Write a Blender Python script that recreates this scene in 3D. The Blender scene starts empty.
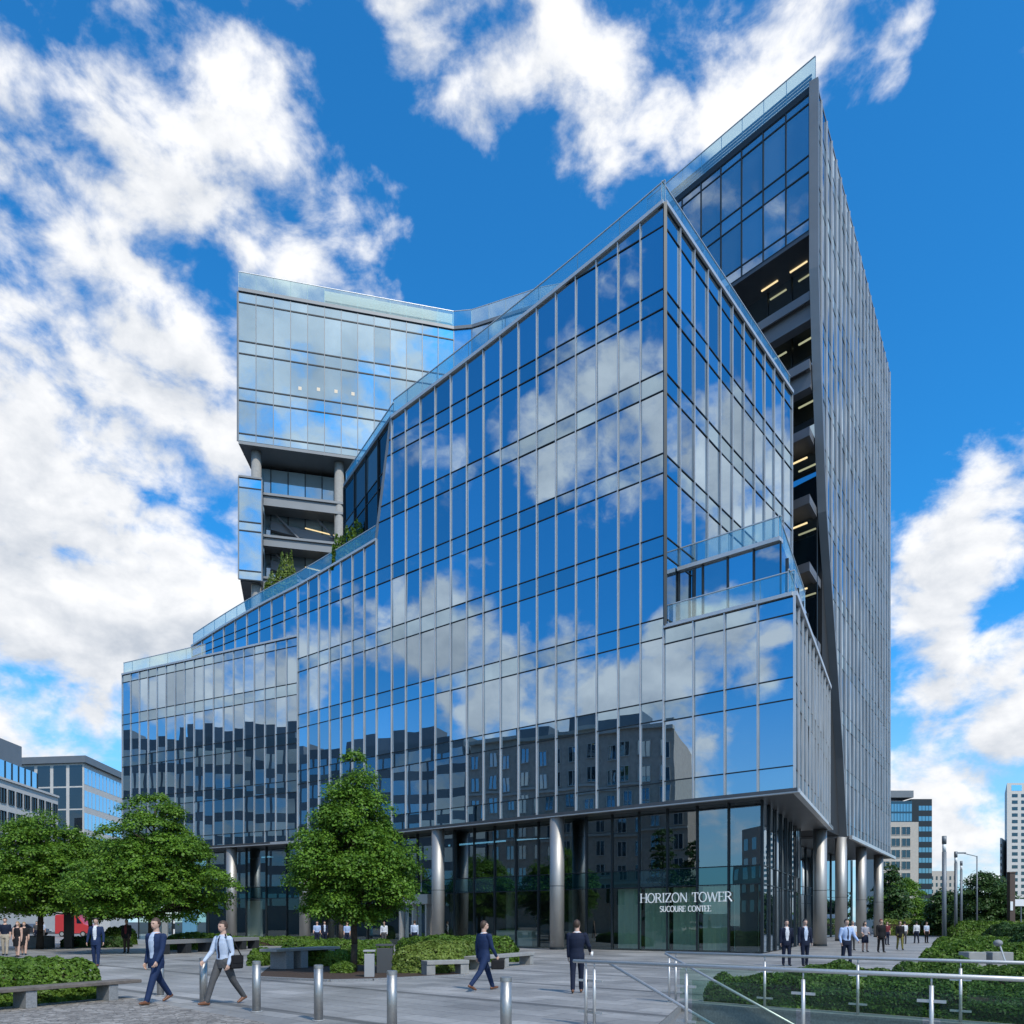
import bpy, bmesh, math, random
import numpy as np
from mathutils import Vector, Matrix
random.seed(7)
RNG = np.random.default_rng(11)
PI = math.pi
S = bpy.context.scene
C = S.collection
F, CX, HY, EYE = 795.0, 512.0, 922.0, 1.7      # focal length in pixels, centre column, horizon row, eye height

def at(px, d):                       # plan point at distance d seen in column px
    return ((px - CX) * d / F, d)
def W3(px, y, d):
    return Vector(((px - CX) * d / F, d, EYE + (HY - y) * d / F))
def gd(y):                           # distance of a ground point seen in row y
    return EYE * F / (y - HY)

# ------------------------------------------------------------------ materials
MATS = {}
def nt(m):
    m.use_nodes = True
    return m.node_tree.nodes, m.node_tree.links
def principled(name, col, rough=0.6, metal=0.0, spec=0.5, noise=None, bump=0.0, nscale=5.0, mixc=None, coat=0.0):
    m = bpy.data.materials.new(name); n, l = nt(m)
    b = n['Principled BSDF']
    b.inputs['Base Color'].default_value = (*col, 1)
    b.inputs['Roughness'].default_value = rough
    b.inputs['Metallic'].default_value = metal
    b.inputs['Specular IOR Level'].default_value = spec
    if coat: b.inputs['Coat Weight'].default_value = coat
    if noise:
        tc = n.new('ShaderNodeTexCoord'); tx = n.new('ShaderNodeTexNoise')
        tx.inputs['Scale'].default_value = nscale; tx.inputs['Detail'].default_value = 6
        l.new(tc.outputs['Object'], tx.inputs['Vector'])
        mx = n.new('ShaderNodeMix'); mx.data_type = 'RGBA'
        mr = n.new('ShaderNodeMapRange'); mr.inputs[1].default_value = .3; mr.inputs[2].default_value = .7
        l.new(tx.outputs['Fac'], mr.inputs[0]); l.new(mr.outputs[0], mx.inputs[0])
        mx.inputs[6].default_value = (*col, 1)
        mx.inputs[7].default_value = (*(mixc or [c * (1 - noise) for c in col]), 1)
        l.new(mx.outputs[2], b.inputs['Base Color'])
        if bump:
            bp = n.new('ShaderNodeBump'); bp.inputs['Strength'].default_value = bump; bp.inputs['Distance'].default_value = .02
            l.new(tx.outputs['Fac'], bp.inputs['Height']); l.new(bp.outputs[0], b.inputs['Normal'])
    MATS[name] = m
    return m

def mirror_glass(name, refl, inner, fac, rough=0.0, rnd=0.12, blind=.6):
    """coated facade glass: mirror-like coat over a dark room, small pane to pane tone changes"""
    m = bpy.data.materials.new(name); n, l = nt(m); n.clear()
    o = n.new('ShaderNodeOutputMaterial'); mix = n.new('ShaderNodeMixShader')
    g = n.new('ShaderNodeBsdfGlossy'); d = n.new('ShaderNodeBsdfDiffuse')
    g.inputs['Roughness'].default_value = rough; g.inputs['Color'].default_value = (*refl, 1)
    geo = n.new('ShaderNodeNewGeometry'); mr = n.new('ShaderNodeMapRange')
    l.new(geo.outputs['Random Per Island'], mr.inputs[0]); mr.inputs[3].default_value = 1 - rnd; mr.inputs[4].default_value = 1 + rnd
    mc = n.new('ShaderNodeMix'); mc.data_type = 'RGBA'; mc.blend_type = 'MULTIPLY'; mc.inputs[0].default_value = 1
    mc.inputs[6].default_value = (*refl, 1); l.new(mr.outputs[0], mc.inputs[7]); l.new(mc.outputs[2], g.inputs['Color'])
    tc = n.new('ShaderNodeTexCoord'); tx = n.new('ShaderNodeTexNoise'); tx.inputs['Scale'].default_value = .35; tx.inputs['Detail'].default_value = 3
    l.new(tc.outputs['Object'], tx.inputs['Vector'])
    md = n.new('ShaderNodeMix'); md.data_type = 'RGBA'; l.new(tx.outputs['Fac'], md.inputs[0])
    md.inputs[6].default_value = (*[c * .5 for c in inner], 1); md.inputs[7].default_value = (*[c * 1.5 for c in inner], 1)
    bl = n.new('ShaderNodeMath'); bl.operation = 'MULTIPLY'; bl.inputs[1].default_value = 7.31; l.new(geo.outputs['Random Per Island'], bl.inputs[0])
    fr = n.new('ShaderNodeMath'); fr.operation = 'FRACT'; l.new(bl.outputs[0], fr.inputs[0])
    gt = n.new('ShaderNodeMapRange'); gt.inputs[1].default_value = .72; gt.inputs[2].default_value = 1.0; gt.inputs[3].default_value = 0; gt.inputs[4].default_value = blind; l.new(fr.outputs[0], gt.inputs[0])
    mdb = n.new('ShaderNodeMix'); mdb.data_type = 'RGBA'; l.new(gt.outputs[0], mdb.inputs[0]); l.new(md.outputs[2], mdb.inputs[6]); mdb.inputs[7].default_value = (.16, .24, .28, 1)
    l.new(mdb.outputs[2], d.inputs['Color'])
    tb = n.new('ShaderNodeTexNoise'); tb.inputs['Scale'].default_value = .5; tb.inputs['Detail'].default_value = 1
    l.new(tc.outputs['Object'], tb.inputs['Vector'])
    bp = n.new('ShaderNodeBump'); bp.inputs['Strength'].default_value = .10; bp.inputs['Distance'].default_value = .03
    l.new(tb.outputs['Fac'], bp.inputs['Height']); l.new(bp.outputs[0], g.inputs['Normal'])
    lw = n.new('ShaderNodeLayerWeight'); lw.inputs['Blend'].default_value = .25
    fm = n.new('ShaderNodeMapRange'); l.new(lw.outputs['Facing'], fm.inputs[0])
    fm.inputs[3].default_value = fac; fm.inputs[4].default_value = min(1, fac + .25)
    l.new(fm.outputs[0], mix.inputs[0]); l.new(d.outputs[0], mix.inputs[1]); l.new(g.outputs[0], mix.inputs[2])
    l.new(mix.outputs[0], o.inputs[0]); MATS[name] = m
    return m
def clear_glass(name, tint, fac, refl=(.9, .95, .95), frost=0.0, graze=.35):
    m = bpy.data.materials.new(name); n, l = nt(m); n.clear()
    o = n.new('ShaderNodeOutputMaterial'); mix = n.new('ShaderNodeMixShader')
    g = n.new('ShaderNodeBsdfGlossy'); t = n.new('ShaderNodeBsdfTransparent')
    g.inputs['Roughness'].default_value = 0.0; g.inputs['Color'].default_value = (*refl, 1)
    t.inputs['Color'].default_value = (*tint, 1)
    lw = n.new('ShaderNodeLayerWeight'); lw.inputs['Blend'].default_value = .3
    fm = n.new('ShaderNodeMapRange'); l.new(lw.outputs['Facing'], fm.inputs[0])
    fm.inputs[3].default_value = fac; fm.inputs[4].default_value = min(1, fac + graze)
    l.new(fm.outputs[0], mix.inputs[0]); l.new(t.outputs[0], mix.inputs[1]); l.new(g.outputs[0], mix.inputs[2])
    last = mix
    if frost:
        m2 = n.new('ShaderNodeMixShader'); d = n.new('ShaderNodeBsdfDiffuse'); d.inputs['Color'].default_value = (.55, .7, .7, 1)
        m2.inputs[0].default_value = frost; l.new(mix.outputs[0], m2.inputs[1]); l.new(d.outputs[0], m2.inputs[2]); last = m2
    l.new(last.outputs[0], o.inputs[0]); MATS[name] = m
    return m
def emitter(name, col, st):
    m = bpy.data.materials.new(name); n, l = nt(m); n.clear()
    o = n.new('ShaderNodeOutputMaterial'); e = n.new('ShaderNodeEmission')
    e.inputs[0].default_value = (*col, 1); e.inputs[1].default_value = st
    l.new(e.outputs[0], o.inputs[0]); MATS[name] = m
    return m
def leafmat(name, a, b, trans=.25):
    m = bpy.data.materials.new(name); n, l = nt(m); n.clear()
    o = n.new('ShaderNodeOutputMaterial')
    geo = n.new('ShaderNodeNewGeometry'); cr = n.new('ShaderNodeMix'); cr.data_type = 'RGBA'
    tc = n.new('ShaderNodeTexCoord'); tx = n.new('ShaderNodeTexNoise'); tx.inputs['Scale'].default_value = 1.3; tx.inputs['Detail'].default_value = 2
    l.new(tc.outputs['Object'], tx.inputs['Vector'])
    ad = n.new('ShaderNodeMath'); ad.operation = 'MULTIPLY_ADD'; ad.inputs[1].default_value = .55
    sb = n.new('ShaderNodeMapRange'); sb.inputs[1].default_value = .3; sb.inputs[2].default_value = .7; sb.inputs[3].default_value = 0; sb.inputs[4].default_value = .45
    l.new(tx.outputs['Fac'], sb.inputs[0]); l.new(geo.outputs['Random Per Island'], ad.inputs[0]); l.new(sb.outputs[0], ad.inputs[2])
    l.new(ad.outputs[0], cr.inputs[0]); cr.inputs[6].default_value = (*a, 1); cr.inputs[7].default_value = (*b, 1)
    p = n.new('ShaderNodeBsdfPrincipled'); p.inputs['Roughness'].default_value = .5; p.inputs['Specular IOR Level'].default_value = .3
    l.new(cr.outputs[2], p.inputs['Base Color'])
    t = n.new('ShaderNodeBsdfTranslucent'); l.new(cr.outputs[2], t.inputs['Color'])
    mx = n.new('ShaderNodeMixShader'); mx.inputs[0].default_value = trans
    l.new(p.outputs[0], mx.inputs[1]); l.new(t.outputs[0], mx.inputs[2]); l.new(mx.outputs[0], o.inputs[0]); MATS[name] = m
    return m

GL = mirror_glass('facade_glass', (.45, .56, .66), (.016, .04, .06), .80, rnd=.2)
GLS = mirror_glass('spandrel_glass', (.40, .53, .63), (.016, .045, .065), .77, rnd=.16)
GLP = mirror_glass('pale_tower_glass', (.62, .80, .93), (.07, .18, .27), .66, rnd=.14)
GLB = mirror_glass('bright_inner_glass', (.7, .8, .88), (.30, .44, .52), .35)
GLTW = mirror_glass('tower_top_glass', (.58, .68, .76), (.10, .16, .20), .52, rnd=.15, blind=.9)
GLD = mirror_glass('dark_glass', (.40, .52, .60), (.02, .035, .045), .55)
GLT = mirror_glass('teal_band_glass', (.20, .34, .37), (.008, .035, .04), .5)
GLW = mirror_glass('fin_wall_glass', (.62, .72, .80), (.02, .05, .07), .75)
GLDD = mirror_glass('window_dark', (.45, .5, .55), (.012, .016, .02), .16)
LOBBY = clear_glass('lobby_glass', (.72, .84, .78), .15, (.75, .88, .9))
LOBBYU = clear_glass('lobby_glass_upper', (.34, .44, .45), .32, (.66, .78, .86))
BAL = clear_glass('balustrade_glass', (.80, .91, .92), .12, (.9, 1, 1), .03)
BALG = clear_glass('green_guard_glass', (.80, .885, .84), .02, (.9, 1, 1), graze=.10)
SIL = principled('silver_aluminium', (.58, .59, .60), .42, .5, noise=.12, nscale=.6)
DRK = principled('dark_frame', (.022, .03, .036), .45, .3)
SOF = principled('bronze_soffit', (.13, .13, .135), .42, .6, noise=.15, nscale=.8)
STEEL = principled('brushed_steel', (.60, .59, .57), .42, .6, noise=.1, nscale=30)
BOLL = principled('bollard_steel', (.40, .395, .38), .42, .8, noise=.15, nscale=18)
COLM = principled('column_cladding', (.44, .43, .41), .52, .75, noise=.12, nscale=1.2)
GREYP = principled('grey_panel', (.20, .215, .23), .5, .4, noise=.1, nscale=.7)
BEAM = principled('grey_beam', (.17, .18, .20), .55, .2, noise=.1, nscale=.8)
CORE = principled('dark_interior', (.016, .02, .024), .8)
ROOF = principled('roof_gravel', (.22, .22, .21), .9, noise=.2, nscale=3)
LIT = emitter('ceiling_light_glow', (1, .78, .42), 1.0)
LITW = emitter('pale_ceiling_light_glow', (1, .95, .85), .75)
CURT = principled('curtain_cloth', (.50, .62, .52), .85, noise=.06, nscale=8)
LETT = principled('lettering_white', (.9, .9, .88), .4)
LETT.node_tree.nodes['Principled BSDF'].inputs['Emission Color'].default_value = (1, 1, .97, 1); LETT.node_tree.nodes['Principled BSDF'].inputs['Emission Strength'].default_value = .22
LEAF = leafmat('maple_leaf', (.022, .078, .010), (.205, .375, .038), .36)
LEAFD = leafmat('dark_leaf', (.02, .055, .014), (.075, .15, .035), .25)
LEAFH = leafmat('hedge_leaf', (.026, .075, .010), (.165, .28, .032), .3)
LEAFL = leafmat('light_hedge_leaf', (.08, .14, .024), (.26, .34, .065), .3)
LEAFC = leafmat('planter_leaf', (.024, .068, .012), (.15, .26, .04), .3)
SOIL = principled('mulch', (.06, .035, .022), .95, noise=.5, nscale=14, bump=.6)
BARK = principled('bark', (.075, .055, .04), .9, noise=.5, nscale=9, bump=.7)
CONC = principled('pale_concrete', (.30, .30, .29), .8, noise=.22, nscale=5, bump=.1)
GRAN = principled('granite', (.26, .27, .28), .7, noise=.35, nscale=26, bump=.1)
WOOD = principled('grey_timber', (.17, .145, .125), .7, noise=.4, nscale=9, bump=.25)
STONE = principled('cream_stone', (.50, .46, .40), .8, noise=.12, nscale=1.5)
STONEW = principled('pale_stone', (.62, .60, .56), .8, noise=.10, nscale=1.0)
BRICK = principled('tan_brick', (.50, .41, .33), .85, noise=.25, nscale=2)
LAMPG = principled('lamp_grey', (.16, .18, .20), .5, .4)
BROWN = principled('rusty_brown', (.08, .055, .045), .7)
BLACKP = principled('black_paint', (.015, .016, .018), .4)
WHITEP = principled('white_paint', (.75, .76, .77), .35, coat=.4)
REDP = principled('red_paint', (.50, .045, .05), .35, coat=.4)
TYRE = principled('tyre_rubber', (.02, .02, .02), .8)
CARG = mirror_glass('vehicle_glass', (.4, .45, .5), (.01, .012, .015), .5)
BLUEP = principled('blue_banner', (.12, .30, .45), .5)

# ------------------------------------------------------------------ mesh helper
def wloc(o):
    v = Vector((0, 0, 0))
    while o is not None:
        v += Vector(o.location); o = o.parent
    return v
class MB:
    def __init__(s): s.v = []; s.f = []; s.m = []
    def add(s, vs, fs, m=0):
        k = len(s.v); s.v += [tuple(v) for v in vs]
        for f in fs: s.f.append([k + i for i in f]); s.m.append(m)
        return s
    def poly(s, vs, m=0): return s.add(vs, [list(range(len(vs)))], m)
    def box(s, x0, x1, y0, y1, z0, z1, m=0):
        vs = [(x, y, z) for z in (z0, z1) for y in (y0, y1) for x in (x0, x1)]
        return s.add(vs, [(0, 2, 3, 1), (4, 5, 7, 6), (0, 1, 5, 4), (2, 6, 7, 3), (0, 4, 6, 2), (1, 3, 7, 5)], m)
    def obox(s, c, ax, hx, hy, z0, z1, m=0):          # box with plan axis ax, half sizes hx along it, hy across
        ax = Vector((ax[0], ax[1])).normalized(); ay = Vector((-ax.y, ax.x)); c = Vector((c[0], c[1]))
        p = [c + ax * a * hx + ay * b * hy for a, b in ((-1, -1), (1, -1), (1, 1), (-1, 1))]
        vs = [(q.x, q.y, z0) for q in p] + [(q.x, q.y, z1) for q in p]
        return s.add(vs, [(3, 2, 1, 0), (4, 5, 6, 7), (0, 1, 5, 4), (1, 2, 6, 5), (2, 3, 7, 6), (3, 0, 4, 7)], m)
    def extr(s, poly, vec, m=0):                      # polygon swept along vec
        n = len(poly); vec = Vector(vec); a = [Vector(p) for p in poly]; b = [p + vec for p in a]
        return s.add(a + b, [list(range(n))[::-1], list(range(n, 2 * n))] + [(i, (i + 1) % n, n + (i + 1) % n, n + i) for i in range(n)], m)
    def prism(s, plan, zb, zt, m=0, mtop=None):       # plan polygon, zb/zt a number or one per corner
        n = len(plan); zb = zb if hasattr(zb, '__len__') else [zb] * n; zt = zt if hasattr(zt, '__len__') else [zt] * n
        vs = [(p[0], p[1], z) for p, z in zip(plan, zb)] + [(p[0], p[1], z) for p, z in zip(plan, zt)]
        k = len(s.v); s.v += vs
        for i in range(n): s.f.append([k + i, k + (i + 1) % n, k + n + (i + 1) % n, k + n + i]); s.m.append(m)
        s.f.append([k + i for i in range(n)][::-1]); s.m.append(m)
        s.f.append([k + n + i for i in range(n)]); s.m.append(m if mtop is None else mtop)
        return s
    def tube(s, p, q, r0, r1=None, n=12, m=0, caps=True):
        p = Vector(p); q = Vector(q); r1 = r0 if r1 is None else r1
        d = (q - p).normalized(); a = d.orthogonal().normalized(); b = d.cross(a)
        vs = [p + (a * math.cos(2 * PI * i / n) + b * math.sin(2 * PI * i / n)) * r0 for i in range(n)] + \
             [q + (a * math.cos(2 * PI * i / n) + b * math.sin(2 * PI * i / n)) * r1 for i in range(n)]
        fs = [(i, (i + 1) % n, n + (i + 1) % n, n + i) for i in range(n)]
        if caps: fs += [list(range(n))[::-1], list(range(n, 2 * n))]
        return s.add(vs, fs, m)
    def ell(s, c, r, n=12, k=8, m=0, rot=None):
        c = Vector(c); vs = []; fs = []
        for j in range(k + 1):
            t = PI * j / k
            for i in range(n):
                u = 2 * PI * i / n
                v = Vector((r[0] * math.sin(t) * math.cos(u), r[1] * math.sin(t) * math.sin(u), r[2] * math.cos(t)))
                vs.append(c + (rot @ v if rot else v))
        for j in range(k):
            for i in range(n): fs.append((j * n + i, (j + 1) * n + i, (j + 1) * n + (i + 1) % n, j * n + (i + 1) % n))
        return s.add(vs, fs, m)
    def ribbon(s, pts, nrm, o0, o1, z0, z1, m=0):     # bar along 3d points, nrm plan normals per point
        vs = []
        for p, n in zip(pts, nrm):
            for o, z in ((o0, z0), (o1, z0), (o1, z1), (o0, z1)):
                vs.append((p[0] + n[0] * o, p[1] + n[1] * o, p[2] + z))
        fs = []
        for i in range(len(pts) - 1):
            a = 4 * i
            for j in range(4): fs.append((a + j, a + (j + 1) % 4, a + 4 + (j + 1) % 4, a + 4 + j))
        fs += [(3, 2, 1, 0), tuple(4 * (len(pts) - 1) + j for j in range(4))]
        return s.add(vs, fs, m)
    def build(s, name, mats, parent=None, smooth=False, loc=None, local=False, bevel=0):
        me = bpy.data.meshes.new(name)
        off = Vector((0, 0, 0)) if local else (wloc(parent) if parent else Vector(loc or (0, 0, 0)))
        me.from_pydata([(v[0] - off.x, v[1] - off.y, v[2] - off.z) for v in s.v], [], s.f)
        for m in (mats if isinstance(mats, (list, tuple)) else [mats]): me.materials.append(m)
        me.polygons.foreach_set('material_index', s.m)
        bm = bmesh.new(); bm.from_mesh(me); bmesh.ops.recalc_face_normals(bm, faces=bm.faces); bm.to_mesh(me); bm.free()
        if smooth: me.polygons.foreach_set('use_smooth', [True] * len(me.polygons))
        me.update()
        o = bpy.data.objects.new(name, me); C.objects.link(o)
        if parent: o.parent = parent
        elif loc is not None: o.location = loc
        if bevel:
            b = o.modifiers.new('bevel', 'BEVEL'); b.width = bevel; b.segments = 2; b.limit_method = 'ANGLE'
        if smooth == 'auto':
            pass
        return o
def tag(o, label, cat, group=None, kind=None):
    if label: o['label'] = label
    if cat: o['category'] = cat
    if group: o['group'] = group
    if kind: o['kind'] = kind
    return o
def empty(name, loc, label, cat, group=None, rz=0):
    o = bpy.data.objects.new(name, None); C.objects.link(o); o.location = loc; o.rotation_euler = (0, 0, rz)
    o.empty_display_size = .3
    return tag(o, label, cat, group)
def copy_tree(o, parent=None):
    c = o.copy(); C.objects.link(c)
    if parent: c.parent = parent
    for ch in list(o.children): copy_tree(ch, c)
    return c
def raw_mesh(name, verts, faces4, mat_index, mats, parent=None, loc=None):
    """fast numpy mesh: verts (n,3), faces (m,4)"""
    me = bpy.data.meshes.new(name)
    off = np.array(wloc(parent) if parent else (loc or (0, 0, 0)))
    v = (verts - off).astype(np.float32); n, k = len(v), faces4.shape[1]
    me.vertices.add(n); me.vertices.foreach_set('co', v.ravel())
    me.loops.add(faces4.size); me.loops.foreach_set('vertex_index', faces4.ravel().astype(np.int32))
    me.polygons.add(len(faces4)); me.polygons.foreach_set('loop_start', np.arange(0, faces4.size, k, dtype=np.int32))
    me.polygons.foreach_set('material_index', mat_index.astype(np.int32))
    for m in mats: me.materials.append(m)
    me.update(calc_edges=True); me.validate()
    o = bpy.data.objects.new(name, me); C.objects.link(o)
    if parent: o.parent = parent
    elif loc is not None: o.location = loc
    return o
# ------------------------------------------------------------------ the office building
B = empty('office_building', (0, 55, 0), 'tall angular glass office building with slanting roofline and finned right tower', 'office building')
E = EYE
def zr(z): return z + E
def clip(poly, a, b, c):              # keep a*s + b*z <= c
    out = []
    for i in range(len(poly)):
        p, q = poly[i], poly[(i + 1) % len(poly)]
        dp, dq = a * p[0] + b * p[1] - c, a * q[0] + b * q[1] - c
        if dp <= 1e-9: out.append(p)
        if (dp < -1e-9 and dq > 1e-9) or (dp > 1e-9 and dq < -1e-9):
            t = dp / (dp - dq); out.append((p[0] + (q[0] - p[0]) * t, p[1] + (q[1] - p[1]) * t))
    return out
def px_area(vs):
    p = [(CX + F * v[0] / v[1], HY - F * (v[2] - E) / v[1]) for v in vs]
    return abs(sum(p[i][0] * p[(i + 1) % len(p)][1] - p[(i + 1) % len(p)][0] * p[i][1] for i in range(len(p)))) / 2
WIN = []                              # every window pane: (picture area, corners, material)
def lerp(a, b, t): return a + (b - a) * t
def curtain(pts, bands, top, bot, face, glass, span, mull=(.052, .10), mull_mat=SIL, ends=(True, True), tilt=.0038, rank=1.0, edge=None, root=B, mname='mullion', frame=.027, glass2=None):
    """glazed wall: pts plan corners of the bays, bands [(z0,z1,kind)], top [(zl,zr)] per bay, face = side the outside is on"""
    N = len(pts) - 1; P = [Vector(p) for p in pts]; nr = []
    for i in range(N):
        d = (P[i + 1] - P[i]).normalized(); n = Vector((-d.y, d.x)); n = n if n.dot(Vector(face)) > 0 else -n; nr.append(n)
    bands_mb = {}
    for i in range(N):
        L = (P[i + 1] - P[i]).length; zl, zrr = top[i]; n = nr[i]; d = (P[i + 1] - P[i]) / L
        def to3(s, z, o=0.0): return Vector((P[i].x + d.x * s + n.x * o, P[i].y + d.y * s + n.y * o, z))
        def cut(z0, z1):
            q = [(0, z0), (L, z0), (L, z1), (0, z1)]
            q = clip(q, -(zrr - zl) / L, 1, zl)
            if edge and len(q) > 2: q = edge(i, q)
            return q if len(q) > 2 else []
        for j, (z0, z1, kind) in enumerate(bands):
            z0 = max(z0, bot)
            if z1 <= z0: continue
            q = cut(z0, z1)
            if not q: continue
            sc = sum(p[0] for p in q) / len(q); zc = sum(p[1] for p in q) / len(q)
            a, b = random.gauss(0, tilt), random.gauss(0, tilt)
            vs = [to3(s, z, a * (s - sc) + b * (z - zc)) for s, z in q]
            if kind[0] == 'w': WIN.append((px_area(vs) * rank, vs, glass2 if kind == 'w2' else glass, root))
            else:
                mb = bands_mb.setdefault(j, MB()); mb.poly(vs, 0)
            for ze in ((z0, z1) if kind[0] != 'w' else ()):
                t = cut(ze - frame, ze + frame)
                if t: bands_mb[j].extr([to3(s, z, .008) for s, z in t], (n.x * .045 * min(1, frame / .03), n.y * .045 * min(1, frame / .03), 0), 1)
    for j, mb in bands_mb.items(): mb.build('spandrel_band', [span, DRK], root)
    if mull:
        w, dp = mull
        for i in range(N + 1):
            if (i == 0 and not ends[0]) or (i == N and not ends[1]): continue
            n = nr[max(0, i - 1)] + nr[min(N - 1, i)]; n.normalize(); d = Vector((n.y, -n.x))
            zt = max(([top[i - 1][1]] if i > 0 else []) + ([top[i][0]] if i < N else []))
            zb = bot
            if edge:
                zb = max(bot, edge.low(i))
            if zt - zb < .3: continue
            MB().obox(P[i] + n * (dp / 2 + .01), d, w / 2, dp / 2, zb, zt).build(mname, mull_mat, root)
    return P, nr
def floors(z, h, n, sp, top):         # spandrel + window per storey
    out = []
    for k in range(n):
        out.append((z + h * k, z + h * k + sp, 's')); out.append((z + h * k + sp, min(z + h * (k + 1), top), 'w'))
    return out

def dM(px): return 44.4 * 1144 / (px + 480)
def PM(px): return Vector(at(px, dM(px)))
def dL(px): return 65.4 * 1296 / (px + 1000)
def PL(px): return Vector(at(px, dL(px)))
NM = Vector((-.626, -.78))            # outward normal of the main facade
Cn = PM(664); A392 = PM(392); A377 = PM(376.7); A298 = PM(298); A194 = PM(192); A793 = PM(793)
R = Vector((21.2, 60.3)); Bk = Vector((-14.2, 67.4))
def seg(a, b, n): return [a.lerp(b, i / n) for i in range(n + 1)]
def topz(p):                          # roofline of the main facade at a plan point
    px = CX + F * p.x / p.y
    if px >= 391.9: return zr(40.04 - (664 - px) * .0119)
    return zr(28.4 - (376.7 - px) * .0115)
# --- main face: corner to the slanted edge, slanted bay, lower left stretch, stretch behind the left wing
pts = seg(Cn, A392, 15) + [A377] + seg(A377, A298, 7)[1:]
tops = [(topz(pts[i]), topz(pts[i + 1])) for i in range(15)] + [(topz(A392), zr(28.4))] + [(topz(pts[i]), topz(pts[i + 1])) for i in range(16, 23)]
tops[16] = (zr(28.4), topz(pts[17]))
bands = floors(zr(6.7), 4.6, 8, 1.1, 99)
curtain(pts, bands, tops, zr(6.7), NM, GL, GLS, rank=1.3, ends=(False, True))
pw = seg(A298, A194, 9)
tw = [(lerp(zr(27.45), zr(26.1), (i / 9) ** 1.6), lerp(zr(27.45), zr(26.1), ((i + 1) / 9) ** 1.6)) for i in range(9)]
curtain(pw, [(zr(19), zr(25.2), 'w'), (zr(25.2), zr(25.9), 's'), (zr(25.9), zr(31), 'w')], tw, zr(19), NM, GL, GLS, ends=(False, True), mull=(.045, .08))
# --- left wing
PLe = PL(122.5)
pl = seg(A298, PLe, 18)
lt = [(zr(23.4), zr(23.4))] * 18
lb = floors(zr(6.7), 4.0, 4, .95, 99) + [(zr(22.7), zr(23.4), 's')]
NL = Vector((-.468, -.885))
curtain(pl, lb, lt, zr(6.7), NL, GL, GLS, mull=(.045, .08))
# --- main right face (upper block)
pr = seg(Cn, R, 11)
curtain(pr, bands, [(zr(40.0), zr(40.0))] * 11, zr(15.5), (.78, -.626), GL, GLS, ends=(False, True), mull=(.055, .10))
MB().obox(Cn + Vector((.03, -.16)), (.08, -1), .09, .09, zr(16.5), zr(40.0)).build('corner_mullion', DRK, B)
# --- dark return face behind the slanted edge
pb = seg(A392, Bk, 4)
def edge_ret(i, q): return q
curtain(pb, floors(zr(25.5), 3.7, 4, .9, 99), [(zr(36.8), zr(36.8))] * 4, zr(26.5), (-.8, -.3), GLDD, GLDD, ends=(False, True), mull=(.05, .12), mull_mat=DRK)
# sloping facing between slanted mullion and return face
MB().extr([Vector((A392.x, A392.y, zr(36.8))), Vector((A377.x, A377.y, zr(28.2))), Vector((A377.x + .35, A377.y + .45, zr(28.2))), Vector((A392.x + .35, A392.y + .45, zr(36.8)))],
          (-.22, .1, 0)).build('slanted_fin', GREYP, B)
# --- lower right block under the terrace
LB = [(zr(6.7), zr(7.85), 's'), (zr(7.85), zr(11.2), 'w'), (zr(11.2), zr(12.3), 's'), (zr(12.3), zr(15.5), 'w'), (zr(15.5), zr(16.35), 's')]
plr = seg(Cn, A793, 4)
curtain(plr, LB, [(zr(16.35), zr(16.35))] * 4, zr(6.7), NM, GL, GLS, ends=(True, False), mull=(.07, .12), rank=1.5)
D2 = Vector((22.3, 56.0))
u2 = (D2 - A793).normalized(); n2 = Vector((u2.y, -u2.x))
p2 = seg(A793, D2, 11)
curtain(p2, LB, [(zr(16.35), zr(16.35))] * 11, zr(6.7), n2, GL, GLS, frame=.012, ends=(True, True), mull=(.09, .12), mname='fin')
# --- set back storey on the terrace
def ray_line(px, p, d):               # plan point where column px meets line p + t d
    k = (px - CX) / F; t = (k * p.y - p.x) / (d.x - k * d.y); return p + d * t
dm = Vector((.78, -.626))
q0 = ray_line(679, Cn - NM * 1.7, dm); q1 = ray_line(781, Cn - NM * 1.7, dm)
curtain(seg(q0, q1, 4), [(zr(15.6), zr(18.3), 'w'), (zr(18.3), zr(20.1), 'w')], [(zr(20.1), zr(20.1))] * 4, zr(15.6), NM, GL, GLS, mull=(.08, .08), mull_mat=DRK)
q2 = q1 + u2 * 11
curtain(seg(q1, q2, 5), [(zr(15.6), zr(18.3), 'w'), (zr(18.3), zr(20.1), 'w')], [(zr(20.1), zr(20.1))] * 5, zr(15.6), n2, GL, GLS, mull=(.08, .08), mull_mat=DRK, ends=(False, True))
MB().ribbon([(*q0, zr(20.1)), (*q1, zr(20.1))], [NM, NM], -.3, .22, 0.005, .22).build('terrace_coping', SIL, B)
# --- solid cores and roofs
def inset(plan, k):
    c = sum((Vector(p) for p in plan), Vector((0, 0))) / len(plan)
    return [Vector(p) + (c - Vector(p)).normalized() * k for p in plan]
up = inset([Cn, A392, Bk, Vector((-10, 74)), Vector((10, 71)), R], .55)
MB().prism(up, zr(15.2), [zr(39.7), zr(36.5), zr(36.5), zr(36.5), zr(39.7), zr(39.7)], 0, 1).build('block_core', [CORE, ROOF], B)
lf = inset([A377, A194, A194 - NM * 9, A377 - NM * 10], .5)
MB().prism(lf, zr(7.0), [zr(27.9), zr(25.8), zr(25.8), zr(27.9)], 0, 1).build('block_core', [CORE, ROOF], B)
lw = inset([A298, PLe, PLe - NL * 14, A298 - NL * 6], .5)
MB().prism(lw, zr(7.0), zr(23.1), 0, 1).build('block_core', [CORE, ROOF], B)
mlow = inset([Cn, A377, A377 - NM * 12, R], .5)
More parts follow.
